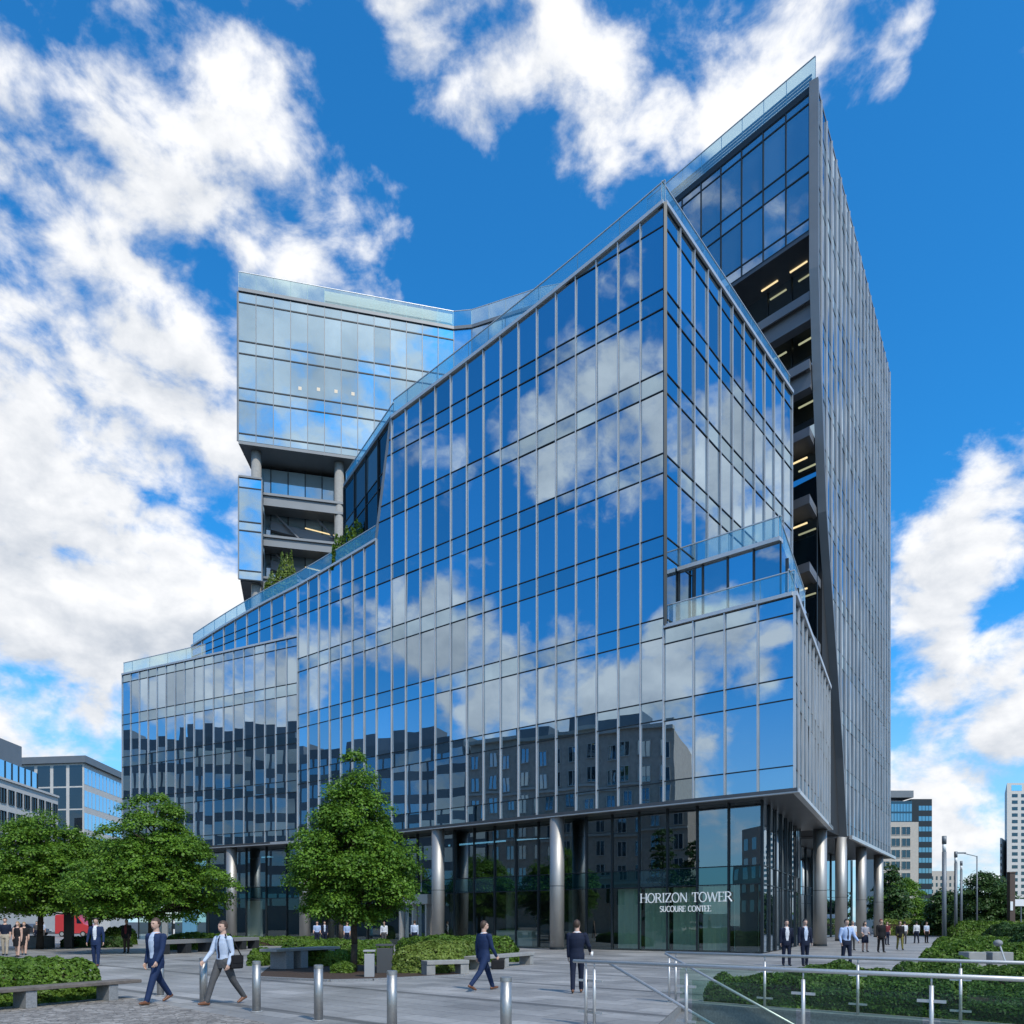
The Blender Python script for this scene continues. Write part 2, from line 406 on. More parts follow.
MB().prism(mlow, zr(7.02), zr(15.3), 0, 1).build('block_core', [CORE, ROOF], B)
rl = inset([A793, D2, Vector((20.4, 61)), Cn], .45)
MB().prism(rl, zr(7.0), zr(15.85), 0, 1).build('terrace_deck', [CORE, CONC], B)
sb = inset([q0, q1, q2, R - Vector((.5, 0))], .3)
MB().prism(sb, zr(15.9), zr(20.0), 0, 1).build('block_core', [CORE, CONC], B)
# --- copings, balustrades
def bal(pts3, nrm, h=1.15, off=-.12, posts=True, steps=None):
    top = [(p[0], p[1], p[2] + h) for p in pts3]
    g = MB().ribbon(pts3, nrm, off - .012, off + .012, .03, h - .02).build('balustrade', BAL, B)
    MB().ribbon(top, nrm, off - .035, off + .035, -.02, .035).build('handrail', SIL, g)
    for i in range(len(pts3) - 1):
        p = Vector(pts3[i]); q = Vector(pts3[i + 1]); L = (q - p).length; k = max(1, round(L / 2.4))
        if L < 1.6 and i % 2: continue
        for j in range(k + (i == len(pts3) - 2)):
            c = p.lerp(q, j / k); n = nrm[i]
            MB().obox((c.x + n[0] * (off - .03), c.y + n[1] * (off - .03)), (n[1], -n[0]), .02, .012, c.z, c.z + h).build('post', SIL, g)
    return g
mt = [(p.x, p.y, topz(p)) for p in pts[:16]]
rt = [(p.x, p.y, zr(40.0)) for p in pr]
nm16 = [NM] * 16; nrr = Vector((.78, -.626))
MB().ribbon(mt, nm16, -.45, .16, .02, .24).build('roof_coping', SIL, B)
MB().ribbon(rt, [nrr] * 12, -.45, .18, .025, .25).build('roof_coping', SIL, B)
bal([(p[0], p[1], p[2] + .24) for p in mt], nm16, 1.25)
bal([(p[0], p[1], p[2] + .25) for p in rt], [nrr] * 12, 1.2)
lt3 = [(p.x, p.y, tops[16 + i][0] if i < 7 else tops[-1][1]) for i, p in enumerate(pts[16:24])]
wt3 = [(p.x, p.y, tw[i][0] if i < 9 else tw[-1][1]) for i, p in enumerate(pw)]
MB().ribbon(lt3 + wt3[1:], [NM] * 17, -.4, .13, .02, .2).build('roof_coping', SIL, B)
bal([(p[0], p[1], p[2] + .2) for p in lt3 + wt3[1:]], [NM] * 17, 1.1)
ll3 = [(p.x, p.y, zr(23.4)) for p in pl]
MB().ribbon(ll3, [NL] * 19, -.35, .13, .02, .18).build('roof_coping', SIL, B)
bal([(p[0], p[1], p[2] + .18) for p in ll3[9:]], [NL] * 10, 1.05)
MB().ribbon([(*A392, zr(36.8)), (*Bk, zr(36.8))], [Vector((-.87, -.5))] * 2, -.3, .12, .02, .3).build('roof_coping', GREYP, B)
bal([(*A392, zr(37.1)), (*Bk, zr(37.1))], [Vector((-.87, -.5))] * 2, 1.0)
fl3 = [(p.x, p.y, zr(16.35)) for p in plr]; fr3 = [(p.x, p.y, zr(16.35)) for p in p2]
MB().ribbon(fl3, [NM] * 5, -.4, .16, .02, .2).build('terrace_coping', SIL, B)
MB().ribbon(fr3, [n2] * 12, -.4, .20, .025, .25).build('terrace_coping', SIL, B)
bal([(p[0], p[1], p[2] + .24) for p in fl3], [NM] * 5, 1.15, -.25)
bal([(p[0], p[1], p[2] + .24) for p in fr3], [n2] * 12, 1.15, -.2)
bal([(*q0, zr(20.3)), (*q1, zr(20.3))], [NM] * 2, 1.2, -.1)
bal([(*q1, zr(20.3)), (*q2, zr(20.3))], [n2] * 2, 1.2, -.1)

# --- soffits and fascias
def soffit(plan, z, t=.28): return MB().prism(plan, z - t, z, 0).build('soffit', SOF, B)
g_off = 1.4
soffit([PLe + NL * .32, A298 + (NM + NL) * .15, A298 - NL * 5, PLe - NL * 12], zr(6.69), .16)
soffit([A298 + (NM + NL) * .15, A793 + NM * .30 + n2 * .3, A793 + u2 * 9.5 - n2 * 1, A298 - NM * 9], zr(6.69), .17)
soffit([A793 + NM * .30 + n2 * .31, D2 + n2 * .31, D2 - n2 * 6, A793 - n2 * 4 - NM * 1], zr(6.695), .18)
def fascia(a, b, n, z, h=.20): MB().ribbon([(*a, z), (*b, z)], [n, n], .0, .30, -h, 0).build('fascia', SIL, B)
fascia(A298, A793 + n2 * .36, NM, zr(6.66)); fascia(PLe, A298, NL, zr(6.66)); fascia(A793, D2, n2, zr(6.665))

# --- right tower (scaled about the eye)
K = 1.15
T0 = Vector((20.4, 53.5)) * K; uT = Vector((.545, .8386)).normalized(); nT = Vector((uT.y, -uT.x))
vT = Vector((-.667, .745)).normalized(); nF = Vector((-vT.y, vT.x)); nF = nF if nF.y < 0 else -nF
SL = 23.85 * K + 10.1 * K * 0 + (Vector((38.9, 82)) - Vector((25.9, 62))).length * 0
SL = (Vector((38.9, 82)) * K - T0).length
EDGE = [(0.0, 70.0), (0.0, 44.0 * K), (1.0 * K, 37 * K), (2.6 * K, 28.7 * K), (6.3 * K, 19.0 * K), (8.6 * K, 12.5 * K), (10.1 * K, 6.7 * K)]
def edge_s(z):                        # how far along the fin wall its slanting edge stands at height z (above the eye)
    for (s0, z0), (s1, z1) in zip(EDGE, EDGE[1:]):
        if z <= z0 and z >= z1: return lerp(s0, s1, (z0 - z) / (z0 - z1) if z0 > z1 else 0)
    return EDGE[-1][0]
def edge_z(s):                        # lowest height of the wall at s
    for (s0, z0), (s1, z1) in zip(EDGE[1:], EDGE[2:]):
        if s0 <= s <= s1: return lerp(z0, z1, (s - s0) / (s1 - s0))
    return 6.7 * K
NB = 20
tp = [T0 + uT * (SL * i / NB) for i in range(NB + 1)]
class EdgeCut:
    def __call__(self, i, q):
        s0 = SL * i / NB; s1 = SL * (i + 1) / NB
        z0, z1 = edge_z(s0), edge_z(s1); L = SL / NB
        return clip(q, -(z0 - z1) / L, -1, -zr(z0))
    def low(self, i): return zr(edge_z(SL * i / NB))
tb = []
zt = zr(6.7 * K)
while zt < zr(56.4 * K):
    tb.append((zt, zt + 1.2, 's')); tb.append((zt + 1.2, min(zt + 4.9, zr(56.7 * K)), 'w')); zt += 4.9
tfin = zr(56.7 * K)
curtain(tp, tb, [(tfin, tfin)] * NB, zr(6.7 * K), nT, GL, GLS, frame=.012, mull=(.11, .13), mname='fin', edge=EdgeCut(), ends=(False, True), rank=.25)
# edge strip following the slanting end of the wall
es = [(0.0, 56.7 * K)] + EDGE[1:]
mb = MB(); vs = []
for s, z in es:
    for ds, o in ((-.10, .24), (.22, .24), (.22, -.42), (-.10, -.42)):
        c = T0 + uT * (s + ds) + nT * o; vs.append((c.x, c.y, zr(z)))
fs = []
for i in range(len(es) - 1):
    for j in range(4): fs.append((4 * i + j, 4 * i + (j + 1) % 4, 4 * i + 4 + (j + 1) % 4, 4 * i + 4 + j))
fs += [(0, 1, 2, 3), tuple(4 * (len(es) - 1) + j for j in range(4))]
mb.add(vs, fs).build('edge_cladding', GREYP, B)
MB().ribbon([(*(T0 + uT * .35), tfin), (*tp[-1], tfin)], [nT] * 2, -.5, .03, .01, .22).build('roof_coping', GREYP, B)
# front of the tower's top
pf = [T0 + vT * (.45 + 2.0 * i) for i in range(9)]
fbands = [(46.8, 47.6, 's'), (47.6, 50.8, 'w'), (50.8, 51.9, 's'), (51.9, 55.4, 'w'), (55.4, 56.0, 's')]
fbands = [(zr(a * K), zr(b * K), k) for a, b, k in fbands]
curtain(pf, fbands, [(zr(56 * K),) * 2] * 8, zr(46.8 * K), nF, GLTW, GLTW, mull=(.09, .06), mull_mat=DRK, frame=.05)
pf3 = [(*p, zr(56 * K)) for p in pf]
MB().ribbon(pf3, [nF] * 9, -.4, .08, .02, .55).build('roof_coping', DRK, B)
bal([(p[0], p[1], p[2] + .55) for p in [(*T0, zr(56 * K))] + pf3[1:]], [nF] * 9, 2.1, -.05)
lv = MB()
for k in range(5): lv.ribbon([(*(pf[0] - nF * .34), zr(56 * K) + .62 + k * .27), (*(pf[-1] - nF * .34), zr(56 * K) + .62 + k * .27)], [nF] * 2, -.05, .05, 0, .13)
lv.build('roof_louvre', GREYP, B)
rec = 3.4
def TP(s, o, t): return T0 + uT * s * 0 + vT * t - nF * o + uT * s
body = [T0 + uT * (rec + 1.0) - nT * .4, tp[-1] - nT * .4 - uT * .3, tp[-1] - nT * 15, T0 - nF * rec + vT * 17]
MB().prism(body, zr(6.72 * K), zr(46.6 * K), 0).build('tower_core', CORE, B)
body2 = [T0 + uT * .9 - nT * .4, tp[-1] - nT * .4 - uT * .3, tp[-1] - nT * 15, T0 - nF * .5 + vT * 17]
MB().prism(body2, zr(46.85 * K), zr(56.2 * K), 0, 1).build('tower_core', [CORE, ROOF], B)
MB().prism([T0 + nF * .02 - nT * .45 + uT * .1, T0 + uT * rec * 1.7 - nT * .45, T0 - nF * rec * 1.6 + vT * 17, T0 + nF * .02 + vT * 17], zr(46.5 * K), zr(46.8 * K), 0).build('soffit', SOF, B)
# recessed glazing, slab edges with beams, lit ceilings
gr0 = T0 + uT * (rec - .3) - nT * .5; gp = [gr0 + vT * (2.2 * i) for i in range(7)]
rb = []
for k in range(9):
    z = 42.6 - 4.6 * k
    if z < 7: break
    z0 = zr(z * K)
    rb.append((z0 + .2, z0 + 4.4 * K, 'w'))
    bp0 = T0 + uT * .4 - nT * .5; sk = [-uT * 1.035] * 2; far_ = bp0 + vT * 15
    mbx = MB()
    mbx.ribbon([(*bp0, z0), (*far_, z0)], sk, -rec + .5, -.15, -.12, .14)
    mbx.ribbon([(*bp0, z0), (*far_, z0)], sk, -.14, .0, -.35, .35)
    if k < 2: mbx.ribbon([(*bp0, z0), (*far_, z0)], sk, -.9, -.45, -1.5, -.125); mbx.ribbon([(*bp0, z0), (*far_, z0)], sk, -1.1, -.25, -1.7, -1.51)
    es_ = edge_s(z)
    if es_ > .9: mbx.ribbon([(*(bp0 + uT * .16), z0), (*(bp0 + uT * es_), z0)], [nT] * 2, -.35, -.01, -.35, .34)
    mbx.build('floor_beam', BEAM, B)
    for q in range(2):
        a = bp0 - nF * (1.9 + q * .0) + vT * (1.2 + 2.6 * q); b_ = a + vT * 1.5
        MB().ribbon([(*a, z0 + 4.4 * K - .6), (*b_, z0 + 4.4 * K - .6)], [nF] * 2, -.06, .06, -.05, .05).build('ceiling_light', LIT, B)
curtain(gp, rb, [(zr(46.5 * K),) * 2] * 6, zr(7.0 * K), nF, GLS, GLS, mull=(.08, .1), mull_mat=DRK, rank=.6)
# underside and fascia
soffit([T0 + nT * .4 + uT * 10.2 * K, tp[-1] + nT * .55, tp[-1] - nT * 14, T0 - nT * 14 + uT * 6], zr(6.7 * K), .2)
MB().ribbon([(*(T0 + uT * 10.0 * K), zr(6.7 * K)), (*tp[-1], zr(6.7 * K))], [nT] * 2, .42, .70, -.3, .02).build('fascia', SIL, B)

# --- left tower
def dT(px): return 80 * (3750 - 238) / (3750 - px)
def PT(px): return Vector(at(px, dT(px)))
L0, L1 = PT(238.5), PT(453.7); uL = (L1 - L0).normalized(); nL = Vector((uL.y, -uL.x))
tl = seg(L0, L1, 13)
lbnd = [(48.4, 51.0, 's'), (51.0, 55.5 - .0, 'w')]
def yz(y): return zr((922 - y) * 80 / 795)
rows = [(441, 433, 's'), (433, 400, 'w'), (400, 387.5, 's'), (387.5, 353, 'w'), (353, 340.5, 's'), (340.5, 302, 'w'), (302, 291.5, 's')]
curtain(tl, [(yz(a), yz(b), k) for a, b, k in rows], [(yz(291.5),) * 2] * 13, yz(441), nL, GLP, GLP, mull=(.07, .05), mull_mat=GREYP, tilt=.0012, frame=.06)
L2 = Vector((2.9, 82.0)); L1b = Vector((-4.3, 85.0)); Lback = Vector((0, 104)); L0b = L0 + Vector((-.6, 12))
lk = [L1, L1b] + seg(L1b, L2, 4)[1:] + [Vector((20, 78))]
curtain(lk, [(yz(441), yz(353), 'w'), (yz(353), yz(340.5), 's'), (yz(340.5), yz(291.5), 'w')], [(yz(291.5),) * 2] * (len(lk) - 1), yz(441), (.2, -1), GLP, GLP, mull=(.07, .05), mull_mat=GREYP, ends=(False, True))
lside = seg(L0, L0b, 5)
curtain(lside, [(yz(a), yz(b), k) for a, b, k in rows], [(yz(291.5),) * 2] * 5, yz(441), (-1, 0), GLP, GLP, mull=(.1, .15), mull_mat=GREYP, ends=(True, True), rank=.1)
plan = inset([L0, L1, L1b, L2, Vector((20, 78)), Vector((20, 100)), Lback, L0b], .5)
MB().prism(plan, yz(440), yz(293), 0, 1).build('tower_core', [CORE, ROOF], B)
l3 = [(*p, yz(291.5)) for p in tl] + [(*p, yz(291.5)) for p in lk[1:]]
nn = [nL] * 14 + [Vector((.2, -.98))] * 1 + [Vector((-.38, -.92))] * (len(lk) - 2)
MB().ribbon(l3, nn, -.4, .15, .02, .35).build('roof_coping', GREYP, B)
bal([(p[0], p[1], p[2] + .35) for p in l3], nn, 1.75, -.1)
MB().ribbon([(*(tl[5] - nL * .9), yz(291.5)), (*(tl[-1] - nL * .9), yz(291.5))], [nL] * 2, -.1, .1, .3, 2.3).build('roof_screen', principled('pale_screen', (.42, .45, .46), .6, .3), B)
lsof = [L0 + nL * .1, L1 + nL * .1, L1 - nL * 11, L0b]
MB().prism(lsof, yz(441) - .3, yz(441) - .01, 0).build('soffit', GREYP, B)
for px, hh in ((255.5, 0), (339.5, 0)):
    c = PT(px) - nL * 1.1
    MB().tube((c.x, c.y, 8), (c.x, c.y, yz(441) - .2), .5, n=24).build('column', CONC, B, smooth=True)
lg0 = L0 - nL * 3.2 + uL * 1.2; lg = [lg0 + uL * (1.75 * i) for i in range(11)]
zs = [yz(y) for y in (446, 484, 527, 570, 612)]
lgb = [(zs[i + 1] + .4, zs[i] - .2, 'w') for i in range(4)]
curtain(lg, lgb, [(yz(445),) * 2] * 10, zs[-1], nL, GLB, GLB, mull=(.1, .06), mull_mat=DRK)
MB().prism([L0 - nL * 3.6 + uL * 1.3, L1 - nL * 3.6, L1 - nL * 11, L0b + uL * 1.5], 9, yz(446), 0).build('tower_core', CORE, B)
for y0, y1 in ((486, 499), (528.5, 540), (571, 583)):
    a = L0 - nL * .6 + uL * 2.35
    m_ = MB(); zc0, zc1 = yz(y1), yz(y0)
    m_.ribbon([(*a, 0), (*(a + uL * 13), 0)], [nL] * 2, -2.4, -.3, zc0 + .25, zc1 - .25)
    m_.ribbon([(*a, 0), (*(a + uL * 13), 0)], [nL] * 2, -.5, .02, zc1 - .24, zc1)
    m_.ribbon([(*a, 0), (*(a + uL * 13), 0)], [nL] * 2, -.5, .02, zc0, zc0 + .24)
    m_.ribbon([(*a, 0), (*(a + uL * 13), 0)], [nL] * 2, -.28, -.16, zc0 + .241, zc1 - .241)
    m_.build('floor_beam', GREYP, B)
    for q in range(2):
        e0 = a - nL * 1.6 + uL * (1.2 + 4.2 * q); e1 = e0 + uL * 3.6
        MB().tube((*e0, zc0 - .1), (*e1, zc0 - 3.6), .11, n=8).build('reflection_tube', BEAM, B)  # dark tubes added to stand for the dark curve reflected here
    # sloping dark bar behind the beams, built to stand for a stair's reflection
    s0 = a - nL * 2.2 + uL * .6; s1 = a - nL * 2.2 + uL * 9.5
    MB().ribbon([(*s0, zc0 - .6), (*s1, zc0 - 2.0)], [nL] * 2, -.25, .25, -.9, .0).build('stair_reflection_bar', BEAM, B)
    MB().ribbon([(*(s0 + uL * 3.5), zc0 - .95), (*(s0 + uL * 8), zc0 - 1.6)], [nL] * 2, .26, .30, -.06, .06).build('ceiling_light', LIT, B)
# glass box hanging on the tower's left corner
bx0, bx1 = L0, L0 + uL * 2.25
bz = [(yz(579), yz(570), 's'), (yz(570), yz(530), 'w'), (yz(530), yz(521), 's'), (yz(521), yz(487), 'w'), (yz(487), yz(477), 's')]
curtain([bx0, bx1], bz, [(yz(477),) * 2], yz(579), nL, GLP, GLP, mull=(.12, .06), mull_mat=GREYP, frame=.06)
MB().prism([bx0 - nL * .3 + uL * .15, bx1 - nL * .3 - uL * .1, bx1 - nL * 9, bx0 - nL * 9], yz(579) - .05, yz(477) - .1).build('tower_core', GREYP, B)
MB().ribbon([(*bx0, yz(477)), (*bx1, yz(477))], [nL] * 2, -9, .12, .0, .18).build('roof_coping', GREYP, B)
# four square ceiling lights behind the tower glass
for px, y in ((300, 388.5), (318.5, 389.5), (336, 391.5), (353, 394)):
    c = PT(px) + nL * .03; z = zr((922 - y) * dT(px) / F)
    MB().extr([(*(c + uL * a), z + b) for a, b in ((-.16, -.16), (.16, -.16), (.16, .16), (-.16, .16))], (nL.x * .02, nL.y * .02, 0)).build('ceiling_light', LITW, B)

# --- ground floor
gl_off = NM * -1.5
g762 = ray_line(762, Cn + gl_off, dm); g298 = A298 + gl_off - dm * .6
nb = round((g298 - g762).length / 1.9)
gp_ = seg(g762, g298, nb)
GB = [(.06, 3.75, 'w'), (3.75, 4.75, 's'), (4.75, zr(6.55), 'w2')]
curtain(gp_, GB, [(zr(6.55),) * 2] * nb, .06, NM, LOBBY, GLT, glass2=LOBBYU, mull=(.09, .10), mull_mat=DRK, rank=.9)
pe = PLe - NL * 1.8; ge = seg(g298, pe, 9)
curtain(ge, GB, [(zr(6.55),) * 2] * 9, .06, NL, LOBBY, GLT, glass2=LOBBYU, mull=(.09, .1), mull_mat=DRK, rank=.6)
g2 = g762 + u2 * 15
curtain(seg(g762, g2, 7), GB, [(zr(6.55),) * 2] * 7, .06, n2, GLW, GLW, glass2=GLW, mull=(.09, .1), mull_mat=DRK, rank=.9, ends=(False, True))
MB().obox(g762 + (NM + n2) * .02, dm, .07, .07, .06, zr(6.5)).build('corner_mullion', DRK, B)
# lobby: floor, back wall, ceiling
lob = [g762 - n2 * .4 - NM * .3, g298 - NM * .3, g298 - NM * 9, g762 + u2 * 9 - n2 * .4]
MB().prism(lob, .01, .05, 0).build('lobby_floor', principled('lobby_floor_stone', (.12, .12, .11), .25), B)
MB().ribbon([(*(g762 + u2 * 8.7 - n2 * .8), 0), (*(g298 - NM * 8.5), 0), (*(pe - NL * 8), 0)], [NM] * 3, -.2, 0, .05, zr(6.5)).build('lobby_wall', principled('lobby_wall_dark', (.05, .055, .055), .6, noise=.4, nscale=.5), B)
# curtains behind the shop glazing
def curtain_cloth(a, b, z0, z1):
    mb = MB(); n = 130; vs = []
    for i in range(n + 1):
        p = a.lerp(b, i / n) + NM * (.07 * math.sin(i * 2.15) + .03 * math.sin(i * 5.1 + 1))
        vs += [(p.x, p.y, z0), (p.x, p.y, z1)]
    mb.add(vs, [(2 * i, 2 * i + 2, 2 * i + 3, 2 * i + 1) for i in range(n)])
    return mb.build('curtain', CURT, B, smooth=True)
for i in range(5):
    a = gp_[i] - NM * .55; b = gp_[i + 1] - NM * .55
    curtain_cloth(a.lerp(b, .1 if i else .2), a.lerp(b, .96), .1, 3.7)
# reception counter and inner columns glimpsed through the glass
for k in (8, 11, 14):
    p = gp_[k] - NM * 4
    MB().tube((p.x, p.y, .05), (p.x, p.y, zr(6.4)), .35, n=20).build('lobby_column', CONC, B, smooth=True)
p = gp_[10] - NM * 2.4
MB().obox(p, dm, 1.6, .35, .05, 1.1).build('reception_desk', STONEW, B)
p = ge[3] - NL * 1.0
MB().obox(p, (ge[1] - ge[0]), .9, .06, .05, 3.6).build('display_panel', STONEW, B)
# entrance portal
en0 = ray_line(406, A377 + gl_off, dm); en1 = ray_line(432, A377 + gl_off, dm); eu = (en1 - en0).normalized()
m_ = MB(); 
for p in (en0, en0.lerp(en1, .5), en1): m_.obox(p + NM * .35, eu, .07, .3, .06, 3.0)
m_.obox(en0.lerp(en1, .5) + NM * .35, eu, (en1 - en0).length / 2 + .3, .42, 3.0, 3.7)
m_.build('entrance_portal', STEEL, B)
for t in (.25, .75):
    p = en0.lerp(en1, t) + NM * .2
    d_ = MB().obox(p, eu, (en1 - en0).length * .2, .02, .08, 2.95).build('door', GLD, B)
    MB().tube((*(p + NM * .08 + eu * .3), .9), (*(p + NM * .08 + eu * .3), 1.9), .02, n=8).build('door_handle', STEEL, d_)
cp = en1 + NM * 1.1
for zq in (4.0, 2.2): MB().tube((*cp, zr(zq)), (*(en0.lerp(en1, .6)), zr(2.9)), .05, n=8).build('canopy_strut', STEEL, B)
# columns
def column(c, r, zt_, seams=True):
    mb = MB(); mb.tube((c.x, c.y, 0.002), (c.x, c.y, zt_), r, n=36)
    o = mb.build('column', COLM, B, smooth=True)
    me = o.data
    for f in me.polygons:
        if len(f.vertices) > 4: f.use_smooth = False
    j = MB(); j.tube((c.x, c.y, 3.9), (c.x, c.y, 3.94), r + .004, n=36); j.build('column_joint', DRK, o)
    j = MB(); j.tube((c.x, c.y, .0), (c.x, c.y, .12), r + .02, n=36); j.build('column_foot', DRK, o)
for px in (557, 438, 305):
    column(ray_line(px, Cn - NM * .25, dm), .45, zr(6.5))
column(ray_line(231.5, PL(231.5) - NL * .3, PL(150) - PL(231.5)), .45, zr(6.5))
column(ray_line(820, A793 - n2 * .55, u2), .46, zr(6.5))
column(ray_line(794, A793 - n2 * 2.9, u2), .46, zr(6.5))
for px in (841, 861, 878.5):
    column(ray_line(px, T0 - nT * .3, uT), .5, zr(6.6 * K))
# lobby under the tower
tg = [T0 - nT * 5.0 + uT * 16, tp[-1] - nT * 4.0 - uT * 1.0]
curtain(seg(*tg, 9), [(.06, 4.4, 'w'), (4.4, 5.2, 's'), (5.2, zr(6.45 * K), 'w')], [(zr(6.45 * K),) * 2] * 9, .06, nT, GLW, GLW, mull=(.1, .1), mull_mat=DRK, rank=.5)
curtain(seg(tg[0], tg[0] + vT * 3, 2), [(.06, 4.4, 'w'), (4.4, 5.2, 's'), (5.2, zr(6.45 * K), 'w')], [(zr(6.45 * K),) * 2] * 2, .06, nF, GLD, GLD, mull=(.1, .1), mull_mat=DRK, rank=.5)
MB().prism([tg[0] - nT * .3 + uT * .3, tg[1] - nT * .3, tg[1] - nT * 8, tg[0] - nT * 8], .02, zr(6.45 * K)).build('tower_core', CORE, B)
MB().prism([g762 - n2 * .3 + u2 * .4, g2 - n2 * .3, g2 - n2 * 3, g762 - n2 * .3 + u2 * .4 - n2 * 1.2], .02, zr(6.5)).build('block_core', CORE, B)

# --- windows: the hundred that show largest each by itself, the rest as one
WIN.sort(key=lambda w: -w[0])
for a_, vs, mt_, rt_ in WIN[:100]:
    MB().poly(vs).build('window', mt_, rt_)
rest = {}
gm = []
mb = MB()
for a_, vs, mt_, rt_ in WIN[100:]:
    if mt_ not in gm: gm.append(mt_)
    mb.poly(vs, gm.index(mt_))
o = mb.build('window', gm, B); o['kind'] = 'stuff'

# --- lettering
STK = {
 'H': (.78, [(.1, 0, .1, 1, 1), (.66, 0, .66, 1, 1), (.1, .52, .66, .52, 0)]),
 'I': (.34, [(.16, 0, .16, 1, 1)]),
 'Z': (.68, [(.06, .965, .58, .965, 0), (.56, .96, .06, .04, 1), (.04, .035, .62, .035, 0), (.6, .0, .6, .2, 0), (.08, .8, .08, 1, 0)]),
 'N': (.80, [(.1, 0, .1, 1, 0), (.1, .98, .66, .02, 1), (.67, 0, .67, 1, 0)]),
 'T': (.68, [(.33, 0, .33, 1, 1), (.02, .965, .64, .965, 0), (.04, .8, .04, 1, 0), (.62, .8, .62, 1, 0)]),
 'W': (1.06, [(.04, 1, .28, 0, 1), (.28, 0, .5, .95, 0), (.5, .95, .74, 0, 1), (.74, 0, .98, 1, 0)]),
 'E': (.62, [(.1, 0, .1, 1, 1), (.1, .965, .54, .965, 0), (.1, .52, .46, .52, 0), (.1, .035, .56, .035, 0), (.56, 0, .56, .18, 0), (.53, .84, .53, 1, 0)]),
 'R': (.72, [(.1, 0, .1, 1, 1), (.34, .5, .66, 0, 1)]), 'O': (.84, []), 'S': (.56, []), 'U': (.76, [(.1, .35, .1, 1, 1), (.62, .35, .62, 1, 0)]), 'C': (.72, []), 'D': (.8, [(.1, 0, .1, 1, 1)]),
}
def arc(cx, cy, rx, ry, a0, a1, n=14):
    p = [(cx + rx * math.cos(math.radians(lerp(a0, a1, i / n))), cy + ry * math.sin(math.radians(lerp(a0, a1, i / n)))) for i in range(n + 1)]
    return [(p[i][0], p[i][1], p[i + 1][0], p[i + 1][1], .6) for i in range(n)]
STK['O'][1].extend(arc(.4, .5, .35, .5, 0, 360, 24)); STK['C'][1].extend(arc(.4, .5, .34, .48, 45, 315, 20))
STK['R'][1].extend(arc(.3, .74, .26, .24, 90, -90, 10) + [(.1, .98, .3, .98, 0), (.1, .5, .3, .5, 0)])
STK['U'][1].extend(arc(.36, .35, .26, .34, 180, 360, 12)); STK['S'][1].extend(arc(.27, .74, .2, .23, 40, 270, 10) + arc(.27, .26, .22, .25, 90, -150, 12))
def lettering(text, px0, px1, ybase, ytop, boost=1.0):
    n_ = NM; o0 = .14; line = Cn + gl_off + NM * o0
    a = ray_line(px0, line, dm); b = ray_line(px1, line, dm); d = (b - a).normalized(); Wd = (b - a).length
    h = (ybase - ytop) * a.y / F; z0 = E + (HY - ybase) * a.y / F
    adv = sum((STK[c][0] if c != ' ' else .42) for c in text); sx = Wd / adv
    x = 0
    for ch in text:
        if ch == ' ': x += .42; continue
        w, st = STK[ch]; mb = MB()
        def quad(x0, y0, x1, y1, t):
            p = Vector(((x + x0) * sx, y0 * h)); q = Vector(((x + x1) * sx, y1 * h)); e = (q - p).normalized(); m = Vector((-e.y, e.x)) * (t * h / 2 * boost); e = e * (.01 * h)
            c = [p - m - e, q - m + e, q + m + e, p + m - e]
            mb.extr([Vector((a.x + d.x * k.x, a.y + d.y * k.x, z0 + k.y)) for k in c], (n_.x * .05, n_.y * .05, 0))
        for x0, y0, x1, y1, thick in st:
            quad(x0, y0, x1, y1, .055 + .055 * thick)
            if thick == 1 and abs(x0 - x1) < .01 and ch != 'Z':
                for yy in (.02, .98):
                    if min(y0, y1) - .05 < yy < max(y0, y1) + .05: quad(x0 - .1, yy, x0 + .1, yy, .05)
        mb.build('sign_letter', LETT, B)
        x += w
lettering('HORIZON TOWER', 640.5, 732.5, 902.8, 893.8)
lettering('SUCOURE CONTEE', 660, 711.5, 911.8, 906.2, 1.05)
# ------------------------------------------------------------------ ground
WD = Vector((.747, -.665)); WN = Vector((.665, .747))          # plaza grain: along the facade, and across it
R1 = Vector((1.03, 13.25)); R2 = Vector((3.28, 16.95))
pit = [R1 + WD * 1.4 + WN * .14, R2 + WD * .45 - WN * .14, R2 + WD * 12 - WN * .14, R1 + WD * 12 + WN * .14]
def sheet(name, outer, hole, z, mat, kind='structure'):
    bm = bmesh.new(); es = []
    for loop in ([outer] + ([hole] if hole else [])):
        vs = [bm.verts.new((p[0], p[1], z)) for p in loop]
        es += [bm.edges.new((vs[i], vs[(i + 1) % len(vs)])) for i in range(len(vs))]
    bmesh.ops.triangle_fill(bm, use_beauty=True, edges=es)
    bmesh.ops.recalc_face_normals(bm, faces=bm.faces)
    for f in bm.faces:
        if f.normal.z < 0: f.normal_flip()
    me = bpy.data.meshes.new(name); bm.to_mesh(me); bm.free(); me.materials.append(mat)
    o = bpy.data.objects.new(name, me); C.objects.link(o); o['kind'] = kind
    return o
